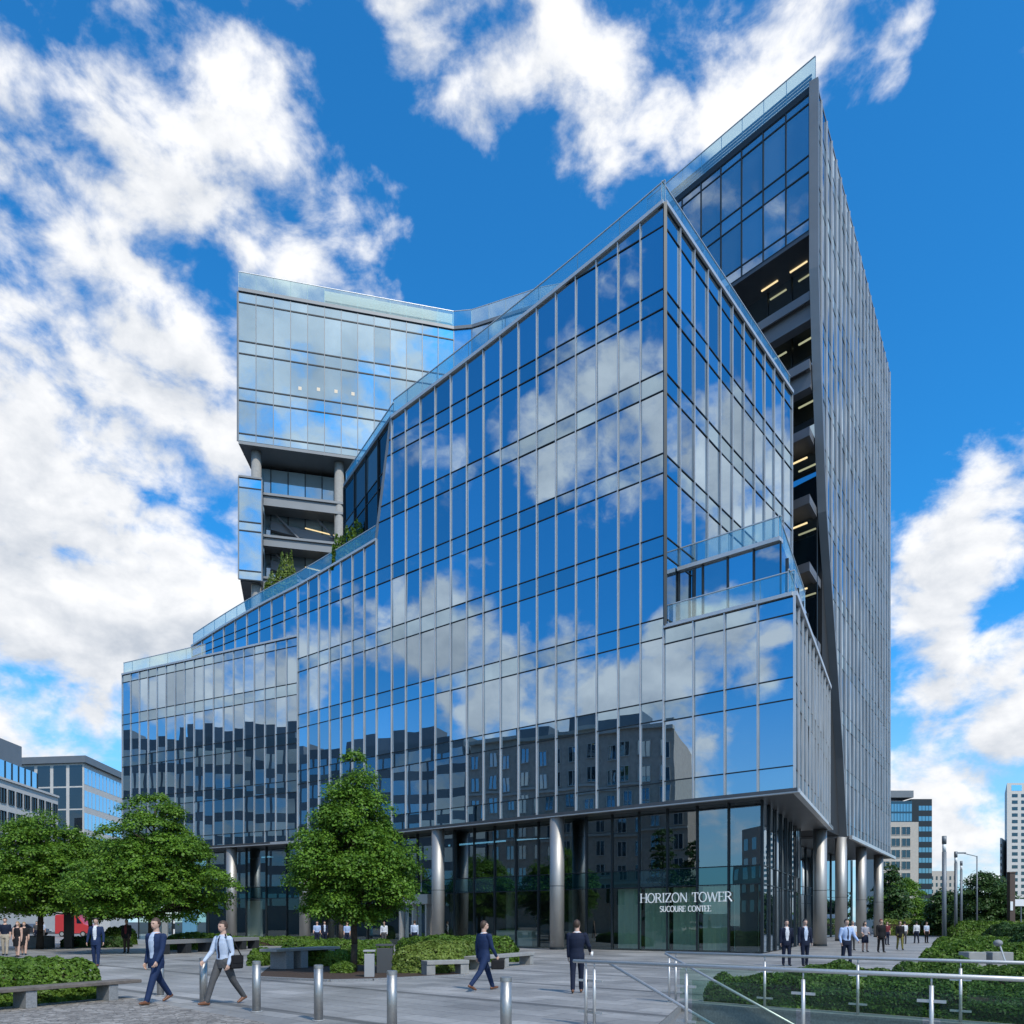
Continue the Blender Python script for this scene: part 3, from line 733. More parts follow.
def paving(name, cols, bw, bh, mortar, mcol, rot, rough, bands=False, bump=.3, msize=.010):
    m = bpy.data.materials.new(name); n, l = nt(m); b = n['Principled BSDF']
    tc = n.new('ShaderNodeTexCoord'); mp = n.new('ShaderNodeMapping'); mp.inputs['Rotation'].default_value = (0, 0, rot)
    l.new(tc.outputs['Object'], mp.inputs['Vector'])
    br = n.new('ShaderNodeTexBrick'); br.inputs['Scale'].default_value = 1; br.inputs['Brick Width'].default_value = bw; br.inputs['Row Height'].default_value = bh
    br.inputs['Mortar Size'].default_value = msize; br.inputs['Mortar Smooth'].default_value = .2
    br.inputs['Color1'].default_value = (*cols[0], 1); br.inputs['Color2'].default_value = (*cols[1], 1); br.inputs['Mortar'].default_value = (*mcol, 1)
    l.new(mp.outputs[0], br.inputs['Vector'])
    nz = n.new('ShaderNodeTexNoise'); nz.inputs['Scale'].default_value = .35; nz.inputs['Detail'].default_value = 8; l.new(tc.outputs['Object'], nz.inputs['Vector'])
    n2_ = n.new('ShaderNodeTexNoise'); n2_.inputs['Scale'].default_value = 9; n2_.inputs['Detail'].default_value = 6; l.new(tc.outputs['Object'], n2_.inputs['Vector'])
    mr = n.new('ShaderNodeMapRange'); mr.inputs[1].default_value = .3; mr.inputs[2].default_value = .7; mr.inputs[3].default_value = .62; mr.inputs[4].default_value = 1.16
    l.new(nz.outputs['Fac'], mr.inputs[0])
    mr2 = n.new('ShaderNodeMapRange'); mr2.inputs[1].default_value = .3; mr2.inputs[2].default_value = .7; mr2.inputs[3].default_value = .88; mr2.inputs[4].default_value = 1.1
    l.new(n2_.outputs['Fac'], mr2.inputs[0])
    mu = n.new('ShaderNodeMath'); mu.operation = 'MULTIPLY'; l.new(mr.outputs[0], mu.inputs[0]); l.new(mr2.outputs[0], mu.inputs[1])
    fac = mu
    if bands:
        sp = n.new('ShaderNodeSeparateXYZ'); l.new(mp.outputs[0], sp.inputs[0])
        md = n.new('ShaderNodeMath'); md.operation = 'PINGPONG'; md.inputs[1].default_value = 2.1; l.new(sp.outputs['Y'], md.inputs[0])
        lt_ = n.new('ShaderNodeMath'); lt_.operation = 'LESS_THAN'; lt_.inputs[1].default_value = .15; l.new(md.outputs[0], lt_.inputs[0])
        ma = n.new('ShaderNodeMath'); ma.operation = 'MULTIPLY_ADD'; ma.inputs[1].default_value = -.5; ma.inputs[2].default_value = 1; l.new(lt_.outputs[0], ma.inputs[0])
        m2 = n.new('ShaderNodeMath'); m2.operation = 'MULTIPLY'; l.new(mu.outputs[0], m2.inputs[0]); l.new(ma.outputs[0], m2.inputs[1]); fac = m2
    mx = n.new('ShaderNodeMix'); mx.data_type = 'RGBA'; mx.blend_type = 'MULTIPLY'; mx.inputs[0].default_value = 1
    l.new(br.outputs['Color'], mx.inputs[6]); l.new(fac.outputs[0], mx.inputs[7]); l.new(mx.outputs[2], b.inputs['Base Color'])
    rr = n.new('ShaderNodeMapRange'); rr.inputs[3].default_value = rough - .12; rr.inputs[4].default_value = rough + .15; l.new(nz.outputs['Fac'], rr.inputs[0]); l.new(rr.outputs[0], b.inputs['Roughness'])
    bp = n.new('ShaderNodeBump'); bp.inputs['Strength'].default_value = bump; bp.inputs['Distance'].default_value = .01
    ad = n.new('ShaderNodeMath'); ad.operation = 'MULTIPLY_ADD'; ad.inputs[1].default_value = -1; l.new(br.outputs['Fac'], ad.inputs[0]); l.new(n2_.outputs['Fac'], ad.inputs[2])
    l.new(ad.outputs[0], bp.inputs['Height']); l.new(bp.outputs[0], b.inputs['Normal'])
    return m
ANG = math.atan2(.665, .747)
PLAZA = paving('plaza_slabs', ((.255, .25, .243), (.36, .353, .342)), 1.3, .65, .008, (.085, .085, .085), ANG, .5, bands=True)
def setts(name):
    m = bpy.data.materials.new(name); n, l = nt(m); b = n['Principled BSDF']; b.inputs['Roughness'].default_value = .75
    tc = n.new('ShaderNodeTexCoord')
    v = n.new('ShaderNodeTexVoronoi'); v.inputs['Scale'].default_value = 7.5; v.inputs['Randomness'].default_value = .75; l.new(tc.outputs['Object'], v.inputs['Vector'])
    e = n.new('ShaderNodeTexVoronoi'); e.feature = 'DISTANCE_TO_EDGE'; e.inputs['Scale'].default_value = 7.5; e.inputs['Randomness'].default_value = .75; l.new(tc.outputs['Object'], e.inputs['Vector'])
    z = n.new('ShaderNodeTexNoise'); z.inputs['Scale'].default_value = .8; z.inputs['Detail'].default_value = 8; l.new(tc.outputs['Object'], z.inputs['Vector'])
    sp = n.new('ShaderNodeSeparateColor'); l.new(v.outputs['Color'], sp.inputs[0])
    cr = n.new('ShaderNodeMix'); cr.data_type = 'RGBA'; l.new(sp.outputs[0], cr.inputs[0]); cr.inputs[6].default_value = (.17, .155, .14, 1); cr.inputs[7].default_value = (.36, .335, .305, 1)
    ed = n.new('ShaderNodeMapRange'); ed.inputs[1].default_value = .0; ed.inputs[2].default_value = .07; ed.inputs[3].default_value = .35; ed.inputs[4].default_value = 1; l.new(e.outputs['Distance'], ed.inputs[0])
    mz = n.new('ShaderNodeMapRange'); mz.inputs[1].default_value = .3; mz.inputs[2].default_value = .7; mz.inputs[3].default_value = .72; mz.inputs[4].default_value = 1.15; l.new(z.outputs['Fac'], mz.inputs[0])
    mu = n.new('ShaderNodeMath'); mu.operation = 'MULTIPLY'; l.new(ed.outputs[0], mu.inputs[0]); l.new(mz.outputs[0], mu.inputs[1])
    mx = n.new('ShaderNodeMix'); mx.data_type = 'RGBA'; mx.blend_type = 'MULTIPLY'; mx.inputs[0].default_value = 1; l.new(cr.outputs[2], mx.inputs[6]); l.new(mu.outputs[0], mx.inputs[7]); l.new(mx.outputs[2], b.inputs['Base Color'])
    bp = n.new('ShaderNodeBump'); bp.inputs['Strength'].default_value = .8; bp.inputs['Distance'].default_value = .012; l.new(ed.outputs[0], bp.inputs['Height']); l.new(bp.outputs[0], b.inputs['Normal'])
    return m
COBB = setts('cobble_setts')
ROADM = principled('asphalt', (.055, .057, .06), .85, noise=.3, nscale=2)
big = [(-3000, -400), (3000, -400), (3000, 5000), (-3000, 5000)]
sheet('ground', big, pit, -.006, ROADM)
sheet('plaza_pavement', [(-70, -20), (95, -20), (95, 112), (-70, 112)], pit, -.001, PLAZA)
cb0, cb1 = Vector((-8.9, 18.1)), Vector((-4.05, 13.3)); cd = (cb1 - cb0).normalized()
sheet('cobbled_path', [cb0 - cd * 9, cb1 + cd * 12, (-4, -12), (-32, -12)], None, .004, COBB)
STEPM = principled('stair_granite', (.20, .205, .21), .6, noise=.25, nscale=12)
# stair well: walls and steps
mb = MB()
a0, a1, b1, b0 = [Vector(p) for p in (pit[0], pit[3], pit[2], pit[1])]
st0 = a0; nose = (b0 - a0)
for k in range(9):
    p, q = a0 + WD * (.36 * k), b0 + WD * (.36 * k)
    r_, s_ = a0 + WD * (.36 * (k + 1) + .001), b0 + WD * (.36 * (k + 1) + .001)
    mb.prism([p, r_, s_, q], -2.2, -.165 * (k + 1))
p, q = a0 + WD * 3.24, b0 + WD * 3.24
mb.prism([p, a1, b1, q], -2.2, -1.49)
mb.build('stair_steps', STEPM)['kind'] = 'structure'
mb = MB()
mb.prism([b0 + WN * .0, b1, b1 + WN * .14, b0 + WN * .14], -2.2, -.01)
mb.prism([a0, a1, a1 - WN * .14, a0 - WN * .14], -2.2, -.01)
mb.prism([a1 + WN * .0, b1, b1 + WD * .2, a1 + WD * .2], -2.2, -.01)
mb.prism([a0, b0, b0 - WD * .2, a0 - WD * .2], -2.2, -.012)
mb.build('stair_well_lining', GRAN)['kind'] = 'structure'

# ------------------------------------------------------------------ trees and plants
def leaf_quads(pos, nrm, size, rng, aspect=.62):
    n = len(pos)
    r = rng.normal(size=(n, 3)); t = np.cross(nrm, r); t /= np.linalg.norm(t, axis=1, keepdims=True) + 1e-9
    b = np.cross(nrm, t); s = (size * rng.uniform(.65, 1.35, n))[:, None]
    fold = nrm * s * .18
    v = np.stack([pos - t * s, pos - b * s * aspect + fold, pos + t * s, pos + b * s * aspect + fold], 1).reshape(-1, 3)
    f = np.arange(4 * n).reshape(n, 4)
    return v, f
def unit(a): return a / (np.linalg.norm(a, axis=1, keepdims=True) + 1e-9)
def tree(px, d, label, trunk_h, crown, clumps, per, leaf, seed, mat=None, name='broadleaf_tree', group='trees on the plaza', trunk_r=.12, cs=.55, lean=0, flat=.68):
    """crown = list of (height, radius) from the crown's bottom to its tip"""
    rng = np.random.default_rng(seed); x, y = at(px, d)
    root = empty(name, (x, y, 0), label, 'tree', group)
    H = crown[-1][0]; hs = np.array([c[0] for c in crown]); rs = np.array([c[1] for c in crown])
    top = H * .9
    mb = MB(); z = 0; k = 7; prev = Vector((x, y, -.02)); pr_ = trunk_r * 1.25; axis = [(0, prev.copy())]
    for i in range(1, k + 1):
        zz = top * i / k; cur = Vector((x + rng.normal() * .05 * i * .4, y + rng.normal() * .05 * i * .4, zz)); r = trunk_r * (1 - .85 * i / k) + .012
        mb.tube(prev, cur, pr_, r, 10); prev = cur; pr_ = r; axis.append((zz, cur.copy()))
    # clump centres filling the crown's volume, biased to its outside
    cent = []; wts = np.clip(np.interp(np.linspace(hs[0], H, 60), hs, rs), .05, None) ** 1.5; zs = np.linspace(hs[0], H, 60)
    phi0 = rng.uniform(0, 6.28)
    for i in range(clumps):
        zc = rng.choice(zs, p=wts / wts.sum()) + rng.uniform(-.5, .5) * (H - hs[0]) / 60
        R_ = float(np.interp(zc, hs, rs)); q = rng.uniform(.25, 1) ** .55; th = phi0 + 2.39996 * i + rng.normal() * .25
        lobe = 1 + .13 * math.sin(3 * th + seed) + .08 * math.sin(5 * th + 2 * zc)
        cent.append((math.cos(th) * R_ * q * lobe, math.sin(th) * R_ * q * lobe, zc, q))
    cent = np.array(cent)
    for i, (cx, cy, cz, q) in enumerate(cent):
        if i % 2 == 0 and q > .4:
            z0 = max(trunk_h, cz - (cx * cx + cy * cy) ** .5 * .55); base = Vector((x, y, z0))
            for (za, pa), (zb_, pb_) in zip(axis, axis[1:]):
                if za <= z0 <= zb_: base = pa.lerp(pb_, (z0 - za) / (zb_ - za))
            tip = Vector((x + cx * .92, y + cy * .92, cz - .05)); mid = base.lerp(tip, .5) + Vector((0, 0, -.06 * abs(cx)))
            mb.tube(base, mid, trunk_r * .32, trunk_r * .2, 6); mb.tube(mid, tip, trunk_r * .2, trunk_r * .06, 5)
    mb.build('trunk', BARK, root, smooth=True)
    P, Nn = [], []
    for cx, cy, cz, q in cent:
        n = int(per * rng.uniform(.6, 1.35)); rad = cs * rng.uniform(.65, 1.3)
        dirs = unit(rng.normal(size=(n, 3))); dirs[:, 2] = np.where(dirs[:, 2] < -.2, -dirs[:, 2] * .6, dirs[:, 2])
        rr = rng.uniform(.35, 1, n) ** .5
        rr *= 1 + .25 * np.sin(dirs[:, 0] * 5 + cx * 9) * np.cos(dirs[:, 1] * 6 + cy * 7)
        p = dirs * rr[:, None] * rad; p[:, 2] *= flat
        rh = (cx * cx + cy * cy) ** .5 + 1e-6; out = (p[:, 0] * cx + p[:, 1] * cy) / rh
        p[:, 2] -= .30 * np.clip(out, 0, None) ** 1.3 + .05
        P.append(p + np.array([x + cx, y + cy, cz])); Nn.append(unit(dirs * .7 + np.array([0, 0, .55]) + rng.normal(size=(n, 3)) * .38))
    P = np.concatenate(P); Nn = np.concatenate(Nn); v, f = leaf_quads(P, Nn, leaf, rng)
    raw_mesh('crown', v, f, np.zeros(len(f)), [mat or LEAF], root)
    return root
tree(353.6, 27.0, 'conical young maple standing before the office columns in a mulched bed', 1.7,
     [(1.75, .7), (2.1, 1.55), (2.8, 1.95), (3.7, 1.85), (4.6, 1.45), (5.5, 1.0), (6.5, .5), (7.45, .05)], 280, 300, .050, 3, trunk_r=.10, cs=.52, flat=.85)
tree(341, 45, 'slim tree trunk in shade behind the conical maple', 2.6, [(2.6, .6), (3.2, 1.3), (4.5, 1.4), (6, .5)], 40, 110, .10, 5, trunk_r=.13)
tree(152, 44, 'broad domed tree at right of the pair on the left plaza', 2.2,
     [(1.9, 2.4), (2.5, 3.6), (3.5, 3.9), (4.8, 3.4), (6.2, 2.6), (7.4, 1.7), (8.5, .9), (9.15, .15)], 240, 290, .082, 8, trunk_r=.17, cs=.85)
tree(40, 50, 'broad spreading tree at far left beside the stone block', 2.4,
     [(2.3, 2.6), (2.9, 3.7), (3.9, 4.0), (5.2, 3.5), (6.6, 2.5), (7.8, 1.4), (8.7, .2)], 240, 290, .088, 12, trunk_r=.19, cs=.9)
tree(91, 58, 'tree filling the gap between the two broad plaza trees', 2.3,
     [(2.3, 1.5), (3, 2.8), (4.4, 3.1), (6.2, 2.7), (7.6, 1.6), (8.8, .2)], 130, 220, .10, 14, trunk_r=.17, cs=.95)
tree(986, 88, 'large round dark green tree behind the lamp columns', 1.3,
     [(.6, 2.4), (1.5, 3.3), (3, 3.4), (5, 2.7), (6.6, 1.6), (7.7, .25)], 160, 230, .13, 21, mat=LEAFD, trunk_r=.2, cs=1.0, group='trees beyond the hedges')
tree(946, 96, 'smaller dark tree between the lamp columns and the cream block', 1.2,
     [(.5, 1.3), (1.5, 2.0), (3, 2.1), (4.6, 1.4), (5.6, .2)], 80, 120, .18, 22, mat=LEAFD, trunk_r=.16, cs=.9, group='trees beyond the hedges')
tree(903, 118, 'light green tree beside the last tower column', 1.2,
     [(.5, 2.6), (1.5, 3.6), (3.2, 3.9), (5.4, 3.0), (7.2, 1.6), (8.2, .25)], 140, 200, .15, 23, trunk_r=.2, cs=1.2, group='trees beyond the hedges')
tree(889, 108, 'tall tree half hidden by the last tower column', 1.4,
     [(.8, 1.6), (2, 2.3), (4.4, 2.4), (6.6, 1.6), (8.2, .8), (9.3, .15)], 80, 120, .19, 24, mat=LEAFD, trunk_r=.2, cs=1.0, group='trees beyond the hedges')
tree(1018, 120, 'low tree at the right edge under the pale high-rise', 1.2,
     [(.5, 1.8), (1.5, 3), (3, 3), (4.6, 2), (5.6, .2)], 80, 120, .2, 25, mat=LEAFD, trunk_r=.2, cs=1.1, group='trees beyond the hedges')
for i, (tx, ty, th, sd, lb) in enumerate([(-31, 29, 12.5, 31, 'tall conifer mirrored in the lobby glass by the stone wing'), (-37, 23, 11.5, 32, 'second conifer mirrored in the lobby glass above the sign'),
                                          (-36, 40, 8, 33, 'bushy tree mirrored in the dark lobby glass')]):
    cr = [(1, 1.9), (2.5, 2.1), (5, 1.5), (8, .9), (th - .5, .25), (th, .05)] if i < 2 else [(1.6, 2.2), (3, 3.2), (5, 2.8), (7, 1.2), (8, .1)]
    px_ = CX + F * tx / ty
    tree(px_, ty, lb, 1.0, cr, 90, 110, .15, sd, mat=LEAFD, name='conifer_tree' if i < 2 else 'broadleaf_tree', group='trees mirrored in the glass', cs=.8, flat=.5)

def hedge(plan, h, label, dens, leaf, seed, mat=LEAFH, group='clipped hedges', z0=0.0, name='hedge', cat='hedge', bumpy=.10, roundness=.35):
    """leafy mass over a plan polygon (convex), rounded shoulders, uneven top"""
    rng = np.random.default_rng(seed); P2 = np.array([(p[0], p[1]) for p in plan]); c = P2.mean(0)
    mn, mx = P2.min(0), P2.max(0); A = .5 * abs(sum(P2[i][0] * P2[(i + 1) % len(P2)][1] - P2[(i + 1) % len(P2)][0] * P2[i][1] for i in range(len(P2))))
    def sd(pts):                       # distance inside the polygon
        d = np.full(len(pts), 1e9); s = None
        for i in range(len(P2)):
            a, b = P2[i], P2[(i + 1) % len(P2)]; e = (b - a) / np.linalg.norm(b - a); nn_ = np.array([-e[1], e[0]])
            if (c - a) @ nn_ < 0: nn_ = -nn_
            d = np.minimum(d, (pts - a) @ nn_)
        return d
    ph = rng.uniform(0, 6.28, 6)
    def wav(p): return (np.sin(p[:, 0] * 2.1 + ph[0]) * np.cos(p[:, 1] * 1.7 + ph[1]) + .6 * np.sin(p[:, 0] * 5.3 + ph[2]) * np.sin(p[:, 1] * 4.7 + ph[3]) + .4 * np.sin(p[:, 0] * 11 + p[:, 1] * 9 + ph[4]))
    def height(p, d): 
        rd = min(roundness, h * .8); t = np.clip(d / rd, 0, 1)
        return h * (.35 + .65 * np.sqrt(np.clip(1 - (1 - t) ** 2, 0, 1))) * (1 + bumpy * wav(p))
    n_try = int(dens * A * 1.25 * (mx - mn).prod() / A); pts = rng.uniform(mn, mx, (n_try, 2)); d = sd(pts); pts = pts[d > 0]; d = d[d > 0]
    ht = height(pts, d); dep = rng.uniform(0, 1, len(pts)) ** 2 * .22
    top = np.column_stack([pts, ht - dep * h * .5 + z0]); e = 1e-2
    gx = (height(pts + [e, 0], sd(pts + [e, 0])) - ht) / e; gy = (height(pts + [0, e], sd(pts + [0, e])) - ht) / e
    nt_ = unit(np.column_stack([-gx, -gy, np.ones(len(pts))])); nt_ = unit(nt_ + rng.normal(size=nt_.shape) * .5)
    SP, SN = [top], [nt_]
    for i in range(len(P2)):           # flanks
        a, b = P2[i], P2[(i + 1) % len(P2)]; L = np.linalg.norm(b - a); k = int(dens * L * h * 1.1); t = rng.uniform(0, 1, k)[:, None]
        e_ = (b - a) / L; nn_ = np.array([-e_[1], e_[0]]); nn_ = -nn_ if (c - a) @ nn_ > 0 else nn_
        p = a + (b - a) * t; zz = rng.uniform(0, .62, k) * h
        p = p - nn_ * (rng.uniform(0, 1, k)[:, None] ** 2 * .15 + (zz[:, None] / h) ** 2 * roundness * .35) + nn_ * (.05 * wav(np.column_stack([p[:, 0] + zz * 2, p[:, 1]])))[:, None]
        SP.append(np.column_stack([p, zz + z0])); SN.append(unit(np.column_stack([np.repeat(nn_[None], k, 0), np.full(k, .35)]) + rng.normal(size=(k, 3)) * .5))
    v, f = leaf_quads(np.concatenate(SP), np.concatenate(SN), leaf, rng)
    ci = [P2[i] + (c - P2[i]) / np.linalg.norm(c - P2[i]) * .22 for i in range(len(P2))]; ci2 = [q + (c - q) / (np.linalg.norm(c - q) + 1e-6) * roundness * .6 for q in ci]; m = len(ci)
    cv = np.array([(*q, z0) for q in ci] + [(*q, z0 + h * .52) for q in ci] + [(*q, z0 + h * .74) for q in ci2] + [(*c, z0 + h * .78)])
    base = len(v); cf = []
    for i in range(m):
        j = (i + 1) % m
        cf += [(i, j, m + j, m + i), (m + i, m + j, 2 * m + j, 2 * m + i), (2 * m + i, 2 * m + j, 3 * m, 3 * m)]
    cvv = np.concatenate([v, cv])
    tri = [q for q in cf]; F4 = np.concatenate([f, np.array([t for t in tri if t[2] != t[3]]) + base])
    cap = np.array([(2 * m + i, 2 * m + (i + 1) % m, 3 * m, 2 * m + i) for i in range(m)])
    mi = np.concatenate([np.zeros(len(f)), np.ones(len(F4) - len(f))])
    # cap triangles as thin quads through a mid point
    mids = np.array([(np.array(cv[2 * m + i]) + cv[3 * m]) / 2 for i in range(m)]); cvv = np.concatenate([cvv, mids]); mb0 = base + len(cv)
    cq = np.array([(base + 2 * m + i, base + 2 * m + (i + 1) % m, base + 3 * m, mb0 + i) for i in range(m)])
    F4 = np.concatenate([F4, cq]); mi = np.concatenate([mi, np.ones(m)])
    o = raw_mesh(name, cvv, F4, mi, [mat, SOIL], loc=(float(c[0]), float(c[1]), z0))
    return tag(o, label, cat, group)
def gp(px, y): return Vector(at(px, gd(y)))
def quad_px(xl, xr, y_front, depth, skew=0.0):
    d = gd(y_front); a = Vector(at(xl, d)); b = Vector(at(xr, d)); return [a, b, b + Vector((skew, depth)), a + Vector((skew, depth))]
# left foreground hedge and the one behind it
hedge([Vector((-11.9, 12.6)), Vector((-9.15, 17.7)), Vector((-9.9, 18.9)), Vector((-14.5, 19.2)), Vector((-15, 13.6))], .80, 'low dark clipped hedge behind the long timber bench', 1500, .045, 41)
hedge([Vector((-20, 22)), Vector((-14.6, 22.6)), Vector((-14.7, 25)), Vector((-20, 25))], .62, 'small clipped hedge mound at the left edge behind the bench hedge', 900, .055, 42)
# planter round the maple
hedge(quad_px(282, 345, 966.5, 1.7), .62, 'low hedge mound left of the maple trunk', 1100, .05, 43)
hedge(quad_px(330, 352, 973.5, .8), .40, 'small tuft of shrubs at the foot of the maple trunk', 1600, .04, 44, name='shrub', cat='shrub')
hedge(quad_px(334, 378, 965, 2.4), .66, 'clipped hedge behind the maple trunk and steel bin', 900, .055, 45, LEAFH)
hedge(quad_px(281, 386, 955.5, 2.5), .72, 'long dark hedge between the plaza tree bed and lobby glass', 700, .065, 46, LEAFH)
hedge(quad_px(392, 446, 973.5, 4.2, 1.0), .92, 'pale yellow green hedge mound beside the dark bin', 1000, .055, 47, LEAFL)
hedge(quad_px(424, 519, 962, 5.5, -2.0), .95, 'bright green long hedge mound by the stone bench before the columns', 700, .06, 48, LEAFH)
hedge(quad_px(247, 263, 966, 1.6), .66, 'round shrub beside the curved kerb left of the bench', 1000, .05, 49, name='shrub', cat='shrub')
hedge(quad_px(163, 226, 950, 1.6), .95, 'hedge on the low wall beneath the broad domed tree', 450, .08, 50)
hedge(quad_px(196, 318, 946, 1.5), .62, 'hedge in front of the left wing glass', 380, .085, 51)
hedge(quad_px(60, 122, 947.5, 1.4), .7, 'dark hedge strip beneath the two broad trees', 420, .085, 52, LEAFD)
hedge(quad_px(103, 128, 945, 1.5), 1.25, 'upright hedge block behind the navy suited man', 420, .085, 53)
# right planter
def on2(t, o): return R2 + WD * t + WN * o
hedge([on2(.7, .38), on2(11, .38), on2(11, 7.2), on2(1.6, 3.4)], .56, 'broad leafy planting behind the glass stair guard', 2300, .033, 61, LEAFC, 'planter shrubs', z0=.0, bumpy=.30, roundness=.5, name='shrub_bed', cat='shrub bed')
hedge([on2(3.4, 2.5), on2(7.2, 1.4), on2(8, 3.2), on2(4.5, 4.6)], .78, 'taller bushy clump within the planting behind the stair guard', 2300, .033, 62, LEAFC, 'planter shrubs', z0=.0, bumpy=.25, roundness=1.0, name='shrub', cat='shrub')
hedge([Vector((14.6, 28.5)), Vector((24, 25)), Vector((25, 30)), Vector((19.5, 34)), Vector((17.4, 33.2))], .78, 'light green groundcover bed before the first lamp column', 620, .065, 63, LEAFH, 'planter shrubs', bumpy=.18, roundness=.6, name='shrub_bed', cat='shrub bed')
hedge([Vector((19.4, 36.5)), Vector((25.5, 37.5)), Vector((28, 44.5)), Vector((23.8, 45.0))], .78, 'long light green hedge around the first lamp column foot', 430, .075, 64, LEAFH, 'hedges right of the walkway', bumpy=.14, roundness=.7)
hedge([Vector((29.5, 46)), Vector((37, 45)), Vector((38, 50)), Vector((30, 51))], 1.45, 'darker rounded hedge at right before the road', 330, .09, 65, LEAFD, 'hedges right of the walkway', roundness=.8)
hedge([Vector((32.2, 58)), Vector((38.5, 57)), Vector((42, 66)), Vector((37.2, 68))], 1.55, 'tall hedge behind the second lamp column', 240, .1, 66, LEAFH, 'hedges right of the walkway', roundness=1.0)
hedge([Vector((22.5, 34)), Vector((32, 31)), Vector((33, 34.5)), Vector((23.5, 38))], 1.15, 'dark clipped hedge at the right edge behind the granite blocks', 450, .075, 67, LEAFD, 'hedges right of the walkway', roundness=.7)
hedge([Vector((46, 99)), Vector((66, 99)), Vector((66, 101)), Vector((46, 101))], 1.9, 'distant long hedge below the light green trees', 150, .13, 68, LEAFL, 'hedges right of the walkway')
# terrace plants
for i, (px, d_, zt_, w_, lb) in enumerate([(352, 63.5, 28.1, 1.4, 'bushy shrub on the upper roof terrace beside dark glass wall'), (342, 64.5, 28.0, 1.0, 'smaller shrub on the upper roof terrace near the tower beams'), (283, 70, 27.3, 1.35, 'wispy shrub on the roof terrace under the left tower')]):
    c = Vector(at(px, d_)); hedge([c + Vector((-w_, -1)), c + Vector((w_, -1)), c + Vector((w_, 1)), c + Vector((-w_, 1))], (3.2, 2.4, 4.2)[i], lb, 330, .11, 70 + i, LEAFL if i == 2 else LEAFH, 'roof terrace shrubs', z0=zr(zt_) - .4, bumpy=.3, roundness=1.3, name='shrub', cat='shrub')
# mulch bed under the maple
bedp = [gp(256, 978), gp(330, 981.5), gp(372, 980.5), gp(462, 976), gp(455, 962), gp(280, 958)]
MBs = sheet('mulch_bed', bedp, None, .012, SOIL)
rng = np.random.default_rng(5)
kerb = MB()
for i in range(3):
    a, b = bedp[i], bedp[i + 1]; e = (b - a).normalized(); nn_ = Vector((e.y, -e.x)); kerb.ribbon([(*a, 0), (*b, 0)], [nn_] * 2, -.02, .12, .0, .06)
kerb.build('bed_edging', GRAN)['kind'] = 'structure'

# ------------------------------------------------------------------ street furniture
def bench(name, a, b, w, h, t, legs, label, mat=CONC, legmat=CONC, group='benches on the plaza', cat='bench', legw=.3):
    a = Vector(a); b = Vector(b); m = (a + b) / 2; e = (b - a).normalized(); L = (b - a).length
    root = empty(name, (m.x, m.y, 0), label, cat, group)
    MB().obox(m, e, L / 2, w / 2, h - t, h).build('seat', mat, root, bevel=.012)
    for f in legs:
        MB().obox(a.lerp(b, f), e, legw / 2, w / 2 - .03, .002, h - t - .001).build('leg', legmat, root, bevel=.008)
    return root
bench('timber_bench', (-11.1, 13.0), (-8.5, 17.9), .5, .42, .075, (.12, .56, .88), 'long grey timber slab bench in front of the dark hedge', WOOD, GRAN, legw=.22)
bench('stone_bench', gp(424, 975), gp(466, 973.5), .5, .46, .13, (.1, .9), 'pale concrete bench against the yellow green hedge', CONC)
bench('stone_bench', gp(470, 970), gp(529, 964), .55, .48, .12, (.12, .5, .95), 'longer stone bench against the bright green hedge', CONC)
bench('stone_table', gp(268, 970), gp(332, 965), .8, .74, .1, (.2, .42, .86), 'wide concrete slab table left of the maple', CONC, GRAN, cat='table', legw=.4)
bench('low_bench', gp(160, 954.5), gp(255, 948.5), .6, .75, .22, (.02, .22, .42, .62, .82, .98), 'long dark stone wall bench under the domed tree', GRAN, CORE, legw=.5)
def bollard(px, d, lab):
    x, y = at(px, d); root = empty('bollard', (x, y, 0), lab, 'bollard', 'row of steel bollards')
    MB().tube((x, y, .002), (x, y, .93), .078, n=28).build('post', BOLL, root, smooth=True)
    mb = MB(); mb.tube((x, y, .9), (x, y, .955), .08, .08, n=28); mb.tube((x, y, .9551), (x, y, .965), .08, .06, n=28); mb.build('cap', BOLL, root)
    MB().tube((x, y, .004), (x, y, .02), .11, n=28).build('base_plate', STEEL, root)
    return root
for px, d_, lb in ((160.5, 18.3, 'steel bollard seen between the legs of the navy suited man'), (203.5, 16.6, 'steel bollard by the hand of the man with the shoulder bag'), (256.5, 15.05, 'steel bollard behind the man with the shoulder bag'),
                   (318.5, 13.7, 'steel bollard below the left part of the maple crown'), (392, 12.1, 'steel bollard cut by the frame under the dark bin'), (506, 10.7, 'steel bollard nearest the stair handrail')):
    bollard(px, d_, lb)
# bins
def boxbin(px, y, w, h, name, lab, mat, cat='bin'):
    c = gp(px, y); root = empty(name, (c.x, c.y, 0), lab, cat)
    MB().obox(c, (1, .1), w / 2, w / 2, .002, h * .86).build('body', mat, root, bevel=.015)
    MB().obox(c, (1, .1), w / 2 + .03, w / 2 + .03, h * .93, h).build('lid', mat, root, bevel=.01)
    m = MB()
    for sx in (-1, 1):
        for sy in (-1, 1): m.obox(c + Vector((sx * (w / 2 - .03), sy * (w / 2 - .03))), (1, .1), .015, .015, h * .86, h * .93)
    m.build('lid_support', DRK, root)
    return root
boxbin(369.5, 977, .30, .84, 'steel_bin', 'pale grey slim steel bin right of the maple trunk', principled('pale_grey_paint', (.33, .34, .35), .5), 'bin')
boxbin(385, 973, .52, .97, 'litter_bin', 'dark wide litter bin with flat lid beside the yellow green hedge', principled('dark_bin_paint', (.06, .065, .07), .5), 'bin')
c = gp(37.5, 948)
